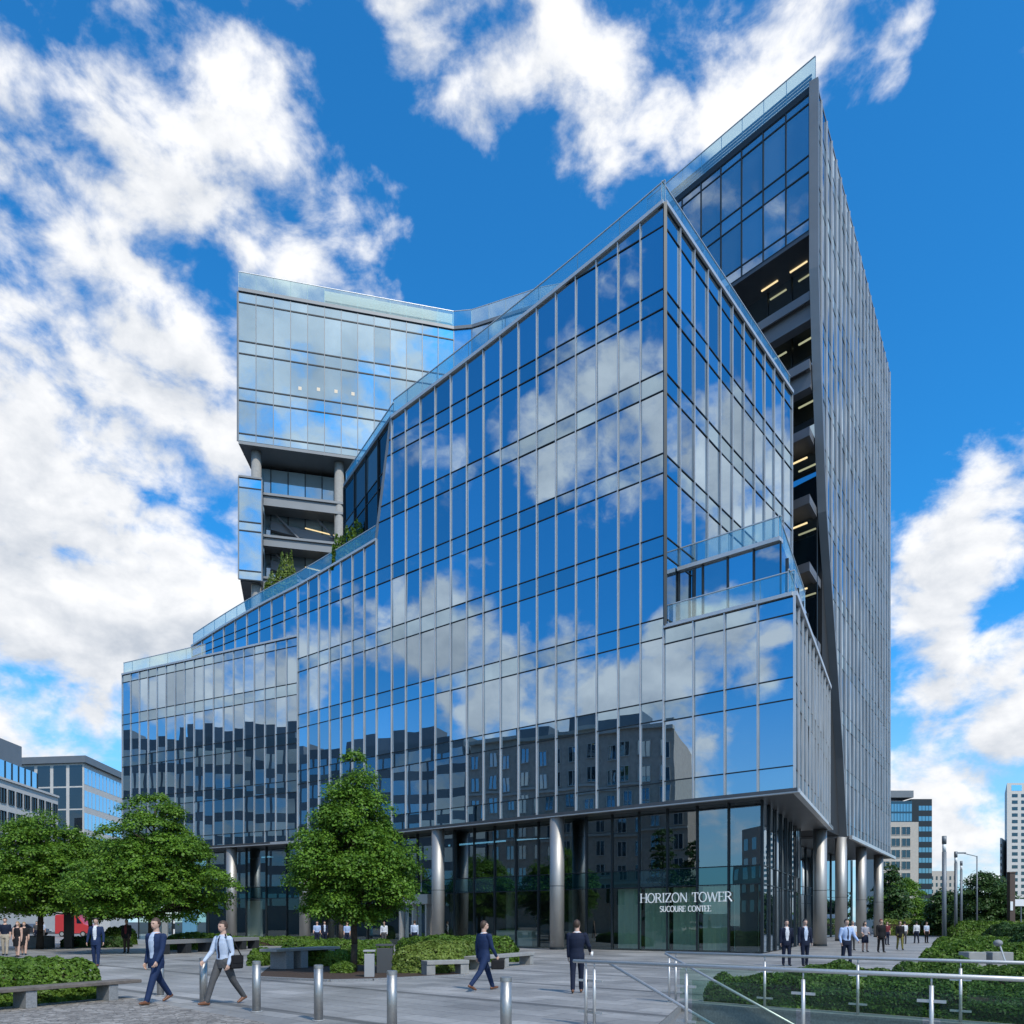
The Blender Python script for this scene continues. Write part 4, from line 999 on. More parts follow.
r_ = empty('stone_block', (c.x, c.y, 0), 'square grey stone planter block under the left tree', 'planter block'); MB().obox(c, (1, 0), .75, .7, .002, .78).build('body', GRAN, r_, bevel=.03); MB().obox(c, (1, 0), .6, .55, .781, .80).build('soil', SOIL, r_)
# rails beside the stair
def rail(p0, L, posts, lab, glass_t, diag0, side):
    root = empty('stair_handrail', (p0.x, p0.y, 0), lab, 'handrail', 'steel and glass rails round the stair')
    a = Vector((*p0, 1.05)); b = Vector((*(p0 + WD * L), 1.05))
    MB().tube(a, b, .03, n=16).build('top_rail', STEEL, root, smooth=True)
    for t in posts:
        c = p0 + WD * t
        po = MB(); po.tube((*c, .002), (*c, .93), .026, n=14); po.tube((*c, .93), (*c, 1.03), .011, n=10)
        po = po.build('post', STEEL, root, smooth=True)
        for z in (.22, .74): MB().obox(c + WN * .0, WD, .16, .014, z - .018, z + .018).build('glass_clamp', STEEL, po)
        MB().tube((*c, .0025), (*c, .016), .06, n=18).build('base_plate', STEEL, po)
    for t0, t1 in glass_t:
        q0_, q1_ = p0 + WD * t0, p0 + WD * t1
        MB().ribbon([(*q0_, 0), (*q1_, 0)], [WN] * 2, -.008, .008, .10, .84).build('glass_panel', BALG, root)
    d0 = p0 + WD * diag0; sl = .46; Ld = 3.6
    d0 = d0 + WN * side * .2; dg = MB(); dg.tube((*d0, 1.04), (*(d0 + WD * Ld), 1.04 - sl * Ld), .026, n=14)
    dg = dg.build('sloping_rail', STEEL, root, smooth=True)
    return root
rail(R1, 8.5, (.25, .42, 2.1, 3.86, 5.43), 'nearer steel handrail with glass guard crossing the lower right corner', ((2.2, 3.76), (3.96, 5.33), (5.53, 8.4)), .55, 1)
rail(R2, 9.5, (.08, .24, 2.2, 3.95, 5.6, 7.2), 'farther steel handrail with glass guard in front of the shrubs', ((.34, 2.1), (2.3, 3.85), (4.05, 5.5), (5.7, 7.1), (7.3, 9.4)), .1, -1)
k_ = MB(); k_.prism([on2(.3, -.14), on2(12.5, -.14), on2(12.5, .36), on2(.3, .36)], -.1, .03)
k_.build('planter_kerb', GRAN)['kind'] = 'structure'
# move the far rail up onto the kerb is not needed: its posts are fixed into the kerb top
# lamp columns
for px, yb, ytop, lb in ((944.2, 952, 836, 'tallest grey lamp column rising from the light green hedge'), (955.8, 944, 851.5, 'middle grey lamp column of the row of three'), (961.3, 939, 861, 'farthest grey lamp column in front of the round tree')):
    d_ = gd(yb); x, y = at(px, d_); h = E + (HY - ytop) * d_ / F
    root = empty('lamp_column', (x, y, 0), lb, 'lamp column', 'row of lamp columns')
    MB().tube((x, y, .002), (x, y, h - .9), .115, n=20).build('shaft', LAMPG, root, smooth=True)
    MB().tube((x, y, h - .9), (x, y, h - .45), .10, n=20).build('lamp_lens', principled('lamp_lens_%d' % px, (.7, .72, .72), .3), root, smooth=True)
    MB().tube((x, y, h - .45), (x, y, h), .12, n=20).build('cap', LAMPG, root, smooth=True)
d_ = 84; x, y = at(977, d_); zt_ = E + (HY - 856) * d_ / F
root = empty('street_lamp', (x, y, 0), 'slender street lamp with single arm above the round tree', 'street lamp')
MB().tube((x, y, .002), (x, y, zt_), .09, .06, n=10).build('pole', LAMPG, root, smooth=True)
xa, ya = at(963, d_); m_ = MB(); m_.tube((x, y, zt_ - .05), (xa, ya, zt_ + .3), .045, n=8); m_.build('arm', LAMPG, root)
MB().obox((xa - .2, ya), (1, 0), .45, .14, zt_ + .25, zt_ + .38).build('lamp_head', LAMPG, root)
c = Vector(at(1011, 62)); root = empty('sign_post', (c.x, c.y, 0), 'dark brown square post near the right edge', 'post'); MB().obox(c, (1, 0), .2, .2, .002, 5.5).build('shaft', BROWN, root); MB().obox(c, (1, 0), .24, .24, 5.5, 5.6).build('cap', BROWN, root); MB().obox(c + Vector((-.1, -.23)), (1, 0), .1, .02, 2.6, 3.3).build('notice_plate', WHITEP, root)
c = Vector(at(1021, 75)); root = empty('road_sign', (c.x, c.y, 0), 'white blank road sign board at the right edge', 'road sign'); MB().tube((c.x, c.y, .002), (c.x, c.y, 3.9), .06, n=10).build('pole', LAMPG, root); MB().obox(c + Vector((0, -.08)), (1, 0), .75, .02, 3.2, 3.85).build('board', WHITEP, root)
# granite blocks and garden spotlight
for px0, px1, yb, lb in ((963.5, 981, 968, 'left granite seat block in the planting'), (987, 1008, 968, 'right granite seat block in the planting')):
    d_ = 26; a = Vector(at(px0, d_)); b = Vector(at(px1, d_)); m = (a + b) / 2
    o = MB().obox(m, (1, 0), (b - a).length / 2, .3, .0, .72).build('granite_block', CONC if px0 < 970 else CONC, None, loc=(m.x, m.y, 0), bevel=.02); tag(o, lb, 'granite block', 'granite seat blocks')
d_ = 24; x, y = at(998, d_); zz = E + (HY - 943) * d_ / F; x2, y2 = at(1011, d_ - .3)
root = empty('garden_spotlight', (x2, y2, 0), 'round headed garden light on a leaning pale stem', 'garden light')
MB().tube((x2, y2, .0), (x + .05, y, zz - .05), .025, n=8).build('stem', STEEL, root); m_ = MB(); m_.ell((x, y, zz), (.13, .13, .10), 14, 10); m_.build('lamp_head', GRAN, root, smooth=True); 
# signs and posts on the left
for px, y0, yb, w_, mat_, lb, nm_ in ((187, 909, 944, .32, BLUEP, 'blue grey totem board under the domed tree', 'totem_board'), (194, 912, 944, .22, BLUEP, 'narrow blue totem beside the wider one', 'totem_board'), (104, 914, 935, .8, principled('kiosk_grey', (.5, .52, .54), .5), 'pale grey kiosk cabinet behind the navy suited man', 'kiosk_cabinet'), (165, 914, 944, .2, principled('post_grey', (.3, .32, .33), .5), 'pale grey slab post behind the walking man', 'slab_post')):
    d_ = gd(yb); c = Vector(at(px, d_)); h = E + (HY - y0) * d_ / F
    root = empty(nm_, (c.x, c.y, 0), lb, nm_.replace('_', ' ')); MB().obox(c, (1, 0), w_, .12, .25, h).build('board', mat_, root, bevel=.02); MB().obox(c, (1, 0), w_ * .7, .1, .002, .249).build('plinth', DRK, root)
x, y = at(174, 55); root = empty('striped_pole', (x, y, 0), 'thin white and dark striped pole behind the walking man', 'pole')
m_ = MB()
for i in range(7): m_.tube((x, y, .002 + .4 * i), (x, y, .002 + .4 * i + .4), .06, n=10, m=i % 2)
m_.build('shaft', [WHITEP, DRK], root); m_ = MB(); m_.ell((x, y, 2.88), (.1, .1, .1)); m_.build('finial', WHITEP, root)
x, y = at(69, 52); root = empty('dark_post', (x, y, 0), 'dark square post between the two broad trees', 'post'); MB().obox((x, y), (1, .2), .26, .2, .002, 2.5).build('shaft', BLACKP, root, bevel=.02); m_ = MB(); m_.tube((x - .12, y, 2.501), (x - .12, y, 2.9), .03); m_.tube((x + .12, y, 2.501), (x + .12, y, 2.9), .03); m_.build('antenna', WHITEP, root)

# ------------------------------------------------------------------ vehicles
def van(name, px, d, L, Hh, body_mat, lab, rz=0.0, boxy=True, cat='van'):
    x, y = at(px, d); root = empty(name, (x, y, 0), lab, cat, None, rz)
    w = 1.0; prof = [(-L / 2, .35), (-L / 2, Hh * .93), (-L / 2 + .12, Hh), (L / 2 - 1.5, Hh), (L / 2 - .75, Hh * .58), (L / 2 - .08, Hh * .48), (L / 2, .4)]
    if not boxy: prof = [(-L / 2, .35), (-L / 2, .85), (-L / 2 + .5, .95), (-L / 2 + 1.0, Hh), (L / 2 - 1.9, Hh), (L / 2 - 1.1, .98), (L / 2 - .1, .8), (L / 2, .4)]
    m = MB(); m.extr([(p[0], -w, p[1]) for p in prof], (0, 2 * w, 0)); m.build('body', body_mat, root, local=True, bevel=.06)
    g = MB(); zt0 = Hh * .6 if boxy else 1.0
    if boxy: g.extr([(L / 2 - 1.55, -w - .012, zt0), (L / 2 - .95, -w - .012, zt0), (L / 2 - 1.5, -w - .012, Hh * .9), (L / 2 - 1.6, -w - .012, Hh * .9)], (0, 2 * w + .024, 0))
    else: g.extr([(-L / 2 + .75, -w - .012, zt0), (L / 2 - 1.3, -w - .012, zt0), (L / 2 - 1.95, -w - .012, Hh - .08), (-L / 2 + 1.05, -w - .012, Hh - .08)], (0, 2 * w + .024, 0))
    g.build('window', CARG, root, local=True)
    for sx in (-L / 2 + .8, L / 2 - .85):
        for sy in (-1, 1):
            wh = MB(); wh.tube((sx, sy * (w - .2), .33), (sx, sy * (w + .02), .33), .33, n=20); wo = wh.build('wheel', TYRE, root, local=True)
            rm = MB(); rm.tube((sx, sy * (w + .02), .33), (sx, sy * (w + .035), .33), .2, n=16); rm.build('rim', STEEL, wo, local=True)
    for sy in (-.7, .7): h = MB(); h.obox((L / 2 - .03, sy), (1, 0), .05, .15, .62, .78); h.build('headlight', WHITEP, root, local=True)
    return root
van('parked_van', 939.5, 104, 4.4, 2.75, WHITEP, 'white van parked behind the lamp columns', PI * .98)
van('parked_van', 77, 92, 4.0, 2.55, REDP, 'red van parked beyond the left trees', 0.05)
van('parked_car', 1000, 110, 4.3, 1.5, principled('silver_paint', (.6, .61, .62), .3, .3, coat=.3), 'silver car on the road at the far right', 2.3, False, 'car')
van('parked_car', 988, 128, 4.3, 1.45, WHITEP, 'white car on the road right of the round tree', 2.3, False, 'car')
van('parked_car', 30, 98, 4.3, 1.5, principled('dark_paint', (.05, .055, .065), .3, .3, coat=.3), 'dark car parked beyond the left tree trunk', 0, False, 'car')
sheet('road', [(-75, 113), (140, 113), (140, 122), (-75, 122)], None, .006, ROADM)

# ------------------------------------------------------------------ surrounding buildings
def wallbox(root, plan, z0, z1, mat, name='wall', top=None):
    return MB().prism(plan, z0, z1, 0, 1).build(name, [mat, ROOF], root)
def windows_on(root, a, b, z0, z1, nx, nz, fw, fh, mat, face, frame=None, merge=True, off=.02, pad=0.0, reveal=True):
    """rows of windows on the wall from a to b: each one its own part"""
    a = Vector(a); b = Vector(b); L = (b - a).length; e = (b - a) / L; n = Vector((-e.y, e.x)); n = n if n.dot(Vector(face)) > 0 else -n
    for i in range(nx):
        for j in range(nz):
            s = pad + (L - 2 * pad) * (i + .5) / nx; z = z0 + (z1 - z0) * (j + .5) / nz; w = (L - 2 * pad) / nx * fw / 2; h = (z1 - z0) / nz * fh / 2; c = a + e * s
            q = [Vector((*(c + e * u + n * off), z + v)) for u, v in ((-w, -h), (w, -h), (w, h), (-w, h))]
            t = [random.gauss(0, .004) for _ in range(2)]
            wn = MB().poly([p + Vector((n.x, n.y, 0)) * (t[0] * (k in (1, 2)) + t[1] * (k > 1)) for k, p in enumerate(q)]).build('window', mat, root)
            if frame:
                f = MB()
                for u0, u1, v0, v1 in ((-w - .08, w + .08, -h - .1, -h), (-w - .08, w + .08, h, h + .08), (-w - .08, -w, -h, h), (w, w + .08, -h, h), (-.04, .04, -h, h)):
                    f.extr([Vector((*(c + e * u), z + v)) for u, v in ((u0, v0), (u1, v0), (u1, v1), (u0, v1))], (n.x * .14, n.y * .14, 0))
                f.build('window_frame', frame, wn)
# stone block at far left
def dS(px): return 120 * 436 / (436 - px)
s0 = Vector(at(-60, dS(-60))); s1 = Vector(at(58, dS(58)))
root = empty('stone_office', (s0.x, s0.y, 0), 'pale stone block with glazed top storey at far left', 'office block')
in_ = Vector((-1, 0)); zst = zr((922 - 779) * 120 / F)
wallbox(root, [s0, s1, s1 + in_ * 16, s0 + in_ * 16], 0, zst, STONEW)
windows_on(root, s0, s1, zst - 14.4, zst - .6, 14, 4, .62, .6, GLDD, (1, 0), DRK)
e_ = (s1 - s0).normalized(); s2 = s0 + Vector((-1.2, 0)); s3 = s1 + Vector((-1.2, -4.0))
zg = zr((922 - 755.5) * 120 / F)
g_ = MB().prism([s2, s3, s3 + in_ * 12, s2 + in_ * 12], zst + .005, zg, 0).build('glazed_storey', GLP, root)
m_ = MB()
for i in range(15): m_.obox(s2.lerp(s3, i / 14), (0, 1), .05, .12, zst + .01, zg)
m_.build('storey_mullion', DRK, g_)
s4 = s0 + Vector((-2.2, 0)); s5 = Vector(at(31.6, dS(31.6))) + Vector((-1.6, 0))
MB().prism([s4, s5, s5 + in_ * 10, s4 + in_ * 10], zg + .005, zr((922 - 735) * 120 / F) + .3, 0).build('roof', GREYP, root)
MB().ribbon([(*s0, zst), (*s1, zst)], [Vector((1, 0))] * 2, -.3, .25, .006, .35).build('cornice', STONEW, root)
# dark glass block next to it
c0 = Vector(at(84, 150)); c1 = Vector(at(126, 170)); c2 = Vector(at(20, 152))
zt_ = zr((922 - 756) * 150 / F)
root = empty('glass_office', (c0.x, c0.y, 0), 'dark roofed glass office with pale side between stone block and tower', 'office block')
wallbox(root, [c2, c0, c1, c1 + Vector((-18, 10))], 0, zt_ - 1.3, STONEW)
MB().prism([c2 + Vector((0, -.6)), c0 + Vector((.6, -.6)), c1 + Vector((.6, .6)), c1 + Vector((-18, 10))], zt_ - 1.29, zt_, 0, 1).build('roof', [GREYP, ROOF], root)
windows_on(root, c2, c0, 6, zt_ - 1.5, 4, 6, .80, .93, GLDD, (0, -1), None)
windows_on(root, c0, c1, 6, zt_ - 1.6, 12, 6, .84, .72, GLP, (1, -.3), None)
# right: cream and dark office
r0 = Vector(at(880, 236)); r1 = Vector(at(918.5, 236)); r2 = Vector(at(911, 244)); r3 = Vector(at(932, 244))
zc_ = zr((922 - 822) * 236 / F)
root = empty('cream_office', (r1.x, r1.y, 0), 'cream office block with dark glass wing beyond the tower', 'office block')
wallbox(root, [r0, r1, r1 + Vector((3, 14)), r0 + Vector((0, 14))], 0, zc_, STONE)
windows_on(root, r0, r1 - Vector((2.2, 0)), zc_ - 21.4, zc_ - .9, 3, 6, .80, .66, GLDD, (0, -1), STONE)
zd_ = zr((922 - 799) * 244 / F)
wallbox(root, [r2, r3, r3 + Vector((3, 12)), r2 + Vector((0, 12))], 0, zd_, DRK, 'glass_wing')
windows_on(root, r2 + Vector((2.3, 0)), r3, 3, zd_ - 1.2, 4, 11, .86, .45, GLD, (0, -1), None, off=.05)
u0 = Vector(at(888, 240)); u1 = Vector(at(912, 240))
wallbox(root, [u0, u1, u1 + Vector((0, 12)), u0 + Vector((0, 12))], zc_ + .01, zr((922 - 801) * 240 / F), GLDD, 'upper_storeys')
windows_on(root, u0, u1, zc_ + .5, zr((922 - 803) * 240 / F), 8, 2, .8, .8, GLD, (0, -1), None, off=.05)
MB().box(u0.x + .5, u1.x + 1, u0.y + 1, u0.y + 8, zd_ + .01, zd_ + 2.1).build('roof_plant', GREYP, root)
# far right high-rise
h0 = Vector(at(1007, 380)); h1 = Vector(at(1075, 380))
root = empty('pale_high_rise', (h0.x, h0.y, 0), 'pale high-rise with a grid of dark windows at the right edge', 'high-rise')
zh = zr((922 - 783) * 380 / F)
wallbox(root, [h0, h1, h1 + Vector((20, 30)), h0 + Vector((17.5, 30))], 0, zh, STONEW)
windows_on(root, h0 + Vector((1.5, 0)), h1, zh - 54, zh - 4.5, 7, 16, .62, .52, GLDD, (0, -1), None, off=.05)
windows_on(root, h0 + Vector((1.5, 0)), h1, zh - 4.3, zh - .4, 5, 1, .8, .7, GLP, (0, -1), None, off=.05)
h2 = Vector(at(1000, 384)); zl = zr((922 - 838) * 384 / F)
wallbox(root, [h2, h0 + Vector((0, 4)), h0 + Vector((17, 26)), h2 + Vector((17.5, 26))], 0, zl, STONEW, 'lower_wing')
windows_on(root, h2, h0 + Vector((0, 4)), zl - 30, zl - 2, 2, 9, .6, .5, GLDD, (0, -1), None, off=.05)
# beige block between
b0_ = Vector(at(930, 320)); b1_ = Vector(at(957, 320)); root = empty('beige_apartments', (b0_.x, b0_.y, 0), 'low beige apartment block behind the lamp columns', 'apartment block')
zb_ = zr((922 - 871) * 320 / F); wallbox(root, [b0_, b1_, b1_ + Vector((0, 12)), b0_ + Vector((0, 12))], 0, zb_, STONE)
windows_on(root, b0_, b1_, zb_ - 15, zb_ - 1.5, 6, 5, .4, .55, GLDD, (0, -1), None, off=.05)
# buildings across the square, seen mirrored in the facade
m0, m1, m2 = Vector((-45, 20)), Vector((-64, 43)), Vector((-94, 84))
root = empty('brick_block', (m0.x, m0.y, 0), 'tan brick block mirrored in the lower facade glass', 'apartment block', 'buildings mirrored in the facade')
ob = Vector((-.8, -.6)); wallbox(root, [m0, m1, m1 + Vector((-14, -9)), m0 + Vector((-14, -9))], 0, 27, BRICK)
windows_on(root, m0, m1, 3.5, 26, 12, 7, .46, .6, GLD, (.7, .5), STONE)
ff = (m1 - m0).normalized(); fn = Vector((-ff.y, ff.x)); fn = fn if fn.dot(Vector((.7, .5))) > 0 else -fn
MB().ribbon([(*m0, 27), (*m1, 27)], [fn] * 2, -.5, .5, .005, .5).build('cornice', STONE, root)
for zq in (6.8, 13.2, 19.6): MB().ribbon([(*m0, zq), (*m1, zq)], [fn] * 2, -.1, .22, 0, .3).build('string_course', STONE, root)
MB().obox(m0.lerp(m1, .35) - fn * 5, ff, 5, 2.5, 27.6, 30.2).build('roof_plant', GREYP, root); MB().obox(m0.lerp(m1, .72) - fn * 4, ff, 3, 2, 27.6, 29.4).build('roof_plant', GREYP, root)
root = empty('long_glass_office', (m1.x, m1.y, 0), 'long dark glass office mirrored in the left wing', 'office block', 'buildings mirrored in the facade')
gdir = (m2 - m1).normalized(); gn = Vector((-gdir.y, gdir.x)); gn = gn if gn.dot(Vector((.8, -.6))) > 0 else -gn
wallbox(root, [m1 + gdir * .4, m2, m2 + Vector((-12, -8)), m1 + Vector((-12, -8)) + gdir * .4], 0, 28.5, principled('dark_stone', (.15, .17, .18), .6))
windows_on(root, m1 + gdir * .4, m2, 3, 27.6, 20, 7, .86, .62, GLD, (.8, -.6), None, off=.04)
m_ = MB(); m_.obox(m1.lerp(m2, .3) + Vector((-4, -3)), gdir, 9, 2.5, 28.51, 31); m_.obox(m1.lerp(m2, .75) + Vector((-4, -3)), gdir, 6, 2.5, 28.51, 30.5); m_.build('roof_plant', GREYP, root)
root = empty('corner_tower', (-62, -12, 0), 'stepped stone building mirrored near the lobby corner', 'office block', 'buildings mirrored in the facade')
wallbox(root, [(-70, -18), (-54, -18), (-54, -2), (-70, -2)], 0, 17, STONE); wallbox(root, [(-68, -15), (-58, -15), (-58, -6), (-68, -6)], 17.01, 21, STONE, 'upper_storey')
windows_on(root, (-54, -18), (-54, -2), 3, 16, 6, 4, .5, .6, GLD, (1, 0), None)
windows_on(root, (-70, -2), (-54, -2), 3, 16, 6, 4, .5, .6, GLD, (0, 1), None)
# low buildings and trees to the right, mirrored in the side glass
root = empty('side_street_block', (75, 60, 0), 'low grey block mirrored in the side lobby glass', 'office block', 'buildings mirrored in the facade')
wallbox(root, [(78, 40), (90, 40), (90, 96), (78, 96)], 0, 11, STONEW); windows_on(root, (78, 40), (78, 96), 2, 10, 14, 3, .6, .6, GLD, (-1, 0), None)
for i, (tx, ty) in enumerate([(60, 52), (64, 64), (66, 76)]):
    tree(CX + F * tx / ty, ty, ('tree mirrored in the side lobby glass near the hedge', 'middle tree mirrored in the side lobby glass', 'far tree mirrored in the side lobby glass')[i], 1.5, [(1.2, 2), (2.4, 3.2), (4.5, 3.2), (6.5, 1.8), (7.8, .2)], 80, 110, .17, 81 + i, mat=LEAFD, group='trees mirrored in the glass', trunk_r=.18, cs=1.0)
# ------------------------------------------------------------------ people
SKIN = principled('skin_fair', (.52, .33, .25), .55); SKIN2 = principled('skin_tan', (.40, .24, .17), .55)
HAIRB = principled('hair_brown', (.055, .03, .018), .6); HAIRD = principled('hair_dark', (.018, .014, .012), .6); HAIRG = principled('hair_grey', (.25, .22, .2), .7); HAIRL = principled('hair_blond', (.30, .19, .09), .6)
SHOEB = principled('shoe_tan', (.16, .065, .03), .4); SHOED = principled('shoe_dark', (.018, .016, .015), .4)
def cloth(n, c): return principled(n, c, .8, spec=.25, noise=.18, nscale=14, bump=.25)
NAVY = cloth('navy_wool', (.014, .030, .085)); NAVYD = cloth('dark_navy_wool', (.010, .016, .038)); BLKC = cloth('black_cloth', (.012, .012, .014)); GRYC = cloth('grey_wool', (.085, .085, .088)); BEIGE = cloth('beige_cloth', (.42, .36, .28))
SHW = cloth('white_shirt', (.66, .68, .72)); SHB = cloth('blue_shirt', (.36, .47, .70)); SHP = cloth('pale_blue_shirt', (.50, .58, .72)); TIE = cloth('navy_tie', (.012, .018, .05)); OLIVE = cloth('olive_cloth', (.20, .18, .05)); MAROON = cloth('maroon_cloth', (.16, .03, .035)); EYEM = principled('eye_dark', (.02, .015, .012), .3); LIPM = principled('lips', (.36, .16, .13), .5)
def person(px, yfeet, face, label, top='jacket', ctop=NAVY, cleg=NAVY, cshirt=SHW, tie=None, hair=HAIRB, shoe=SHOED, skin=SKIN, h=1.76, stride=0.0, lead=1, arms=(0, 0), elbow=(.15, .15), outw=(.10, .10), group=None, vox=.016, skirt=False, long_hair=False, fem=False, turn=0.0, d=None, lean=0.0):
    d = d or gd(yfeet); x, y = at(px, d); th = math.atan2(face[0], -face[1]); k = h / 1.76
    root = empty('person', (x, y, 0), label, 'person', group, th)
    prim = []                           # (points, radii, material id) for colouring
    mb = MB(); MATL = [skin, ctop, cleg, cshirt, shoe, tie or TIE, hair, EYEM, LIPM]
    def chain(pts, rad, m, flat=1.0, n=12, zs=1.0):
        pts = [Vector(p) for p in pts]
        for i in range(len(pts) - 1):
            mb.tube(pts[i], pts[i + 1], rad[i], rad[i + 1], n)
            prim.append((pts[i], pts[i + 1], rad[i], rad[i + 1], m))
        for p, r in zip(pts, rad): mb.ell(p, (r, r, r), 10, 6)
    sw = .196 * (.9 if fem else 1)
    hip = .93
    # torso as stacked ellipses
    prof = [(.80, .165, .115), (.88, .175, .122), (.98, .162, .112), (1.08, .152, .104), (1.20, .180, .122), (1.32, .198, .126), (1.41, .182, .108), (1.465, .120, .078), (1.50, .066, .062)]
    if fem: prof = [(a, b * .9 if a > 1 else b * .97, c) for a, b, c in prof]
    if top == 'jacket': prof = [(.765, .178, .128)] + [(a, b * 1.05 + .004, c * 1.08 + .004) for a, b, c in prof[:-1]] + [prof[-1]]
    lo = Vector((0, 0, 0)); vs = []; n = 20
    for a, b, c in prof:
        for i in range(n):
            t = 2 * PI * i / n; vs.append((b * math.cos(t), c * math.sin(t) + lean * (.93 - a), a))
    fs = [(j * n + i, j * n + (i + 1) % n, (j + 1) * n + (i + 1) % n, (j + 1) * n + i) for j in range(len(prof) - 1) for i in range(n)] + [list(range(n))[::-1], [(len(prof) - 1) * n + i for i in range(n)]]
    mb.add(vs, fs)
    # legs
    feet = []
    for s in (-1, 1):
        lg = 1 if s == lead else -1
        a = stride * lg; hp = Vector((s * .092, lean * 0, hip)); th_l, sh_l = .44, .415
        ta = a * .95; kb = .10 * abs(stride) * 2 if lg > 0 else .55 * abs(stride)
        kn = hp + Vector((s * .006, -math.sin(ta) * th_l, -math.cos(ta) * th_l)); sa = ta - kb
        an = kn + Vector((0, -math.sin(sa) * sh_l, -math.cos(sa) * sh_l))
        chain([hp, hp.lerp(kn, .5), kn, kn.lerp(an, .4), an], [.100, .088, .070, .064, .056], 2 if not skirt else 0)
        pitch = (.30 * stride if lg > 0 else -.75 * abs(stride))
        tv = Vector((s * .06, -math.cos(pitch), math.sin(pitch))); up_ = Vector((0, math.sin(pitch), math.cos(pitch)))
        heel = an - up_ * .055 - tv * .045; ball = an - up_ * .066 + tv * .115; toe = ball + tv * .062 - up_ * .006
        chain([heel, an - up_ * .05 + tv * .03, ball, toe], [.036, .041, .036, .026], 4)
        feet.append(min(heel.z - .036, ball.z - .036, toe.z - .026))
    dz = -min(feet)
    # arms
    hands = []
    for idx, s in enumerate((-1, 1)):
        sh = Vector((s * sw, lean * -.45, 1.405)); a = arms[idx]; o = outw[idx]; e = elbow[idx]
        ud = Vector((s * math.sin(o), -math.sin(a), -math.cos(a) * math.cos(o))).normalized(); el = sh + ud * .285
        fd = Vector((s * math.sin(o) * .3, -math.sin(a + e), -math.cos(a + e))).normalized(); wr = el + fd * .25
        chain([sh, sh.lerp(el, .5), el], [.072, .062, .052], 1 if top != 'dress' else 0); chain([el, el.lerp(wr, .4), wr], [.051, .047, .036], 1 if top not in ('dress', 'short') else 0)
        side = Vector((0, 1, 0)); ax = (fd.cross(Vector((s, 0, 0)))).normalized()
        pm = wr + fd * .055
        for q in (-1, 0, 1): chain([wr + fd * .01 + ax * q * .012, wr + fd * .085 + ax * q * .022], [.017, .016], 0, n=8)
        inw = Vector((-s, 0, 0))
        for q, ln in ((-1.5, .062), (-.5, .078), (.5, .082), (1.5, .070)):
            f0 = wr + fd * .088 + ax * q * .0175; f1 = f0 + (fd * .85 + inw * .3).normalized() * ln * .55; f2 = f1 + (fd * .45 + inw * .8).normalized() * ln * .5
            chain([f0, f1, f2], [.0095, .009, .008], 0, n=6)
        tb_ = wr + fd * .03 - ax * .026; chain([tb_, tb_ + (fd - ax * .8).normalized() * .04, tb_ + (fd - ax * .3).normalized() * .075], [.012, .011, .009], 0, n=6)
        hands.append(wr + fd * .09)
    # neck and head
    hy = lean * -.58
    chain([(0, hy * .9 + .012, 1.46), (0, hy + .004, 1.575)], [.064, .058], 0)
    hc = Vector((0, hy - .012, 1.665)); rt_ = Matrix.Rotation(turn, 3, 'Z')
    mb.ell(hc, (.078, .098, .117), 18, 14); mb.ell(hc + rt_ @ Vector((0, -.03, -.055)), (.056, .06, .058), 14, 10)
    mb.ell(hc + rt_ @ Vector((0, -.096, -.020)), (.014, .016, .022), 8, 6); mb.ell(hc + rt_ @ Vector((0, -.09, -.055)), (.026, .014, .012), 8, 6)
    mb.ell(hc + rt_ @ Vector((0, -.078, .025)), (.052, .016, .010), 10, 6)
    for s in (-1, 1): mb.ell(hc + rt_ @ Vector((s * .076, .008, -.008)), (.010, .022, .032), 8, 6)
    if skirt:
        vs = []; ss = [(1.0, .155, .112), (.88, .19, .135), (.62, .205, .15), (.52, .20, .15)]
        for a, b, c in ss:
            for i in range(n): vs.append((b * math.cos(2 * PI * i / n), c * math.sin(2 * PI * i / n), a))
        mb.add(vs, [(j * n + i, (j + 1) * n + i, (j + 1) * n + (i + 1) % n, j * n + (i + 1) % n) for j in range(3) for i in range(n)] + [list(range(n)), [3 * n + i for i in range(n)][::-1]])
    me = bpy.data.meshes.new('body'); me.from_pydata(mb.v, [], mb.f)
    bm = bmesh.new(); bm.from_mesh(me); bmesh.ops.recalc_face_normals(bm, faces=bm.faces); bm.to_mesh(me); bm.free()
    tmp = bpy.data.objects.new('body', me); C.objects.link(tmp)
    r = tmp.modifiers.new('r', 'REMESH'); r.mode = 'VOXEL'; r.voxel_size = vox
    sm = tmp.modifiers.new('s', 'SMOOTH'); sm.factor = .5; sm.iterations = 2 if vox < .012 else 1
    dg = bpy.context.evaluated_depsgraph_get(); nm = bpy.data.meshes.new_from_object(tmp.evaluated_get(dg))
    bpy.data.objects.remove(tmp); bpy.data.meshes.remove(me); nm.name = 'body'
    # material per face from the nearest limb
    npol = len(nm.polygons); cen = np.empty(npol * 3); nm.polygons.foreach_get('center', cen); cen = cen.reshape(-1, 3); nor = np.empty(npol * 3); nm.polygons.foreach_get('normal', nor); nor = nor.reshape(-1, 3)
    best = np.full(npol, 9.0); mat = np.ones(npol, int)
    for p, q, r0, r1, m in prim:
        p = np.array(p); q = np.array(q); e = q - p; t = np.clip(((cen - p) @ e) / (e @ e), 0, 1); dd = np.linalg.norm(cen - (p + t[:, None] * e), axis=1) / (r0 + (r1 - r0) * t)
        up = dd < best; best = np.where(up, dd, best); mat = np.where(up, m, mat)
    z = cen[:, 2]; X = cen[:, 0]; Y = cen[:, 1] - lean * (.93 - z)
    tors = (np.abs(X) < .20) & (z > .76) & (z < 1.47) & (best > 1.06)
    mat = np.where(tors, 1, mat)
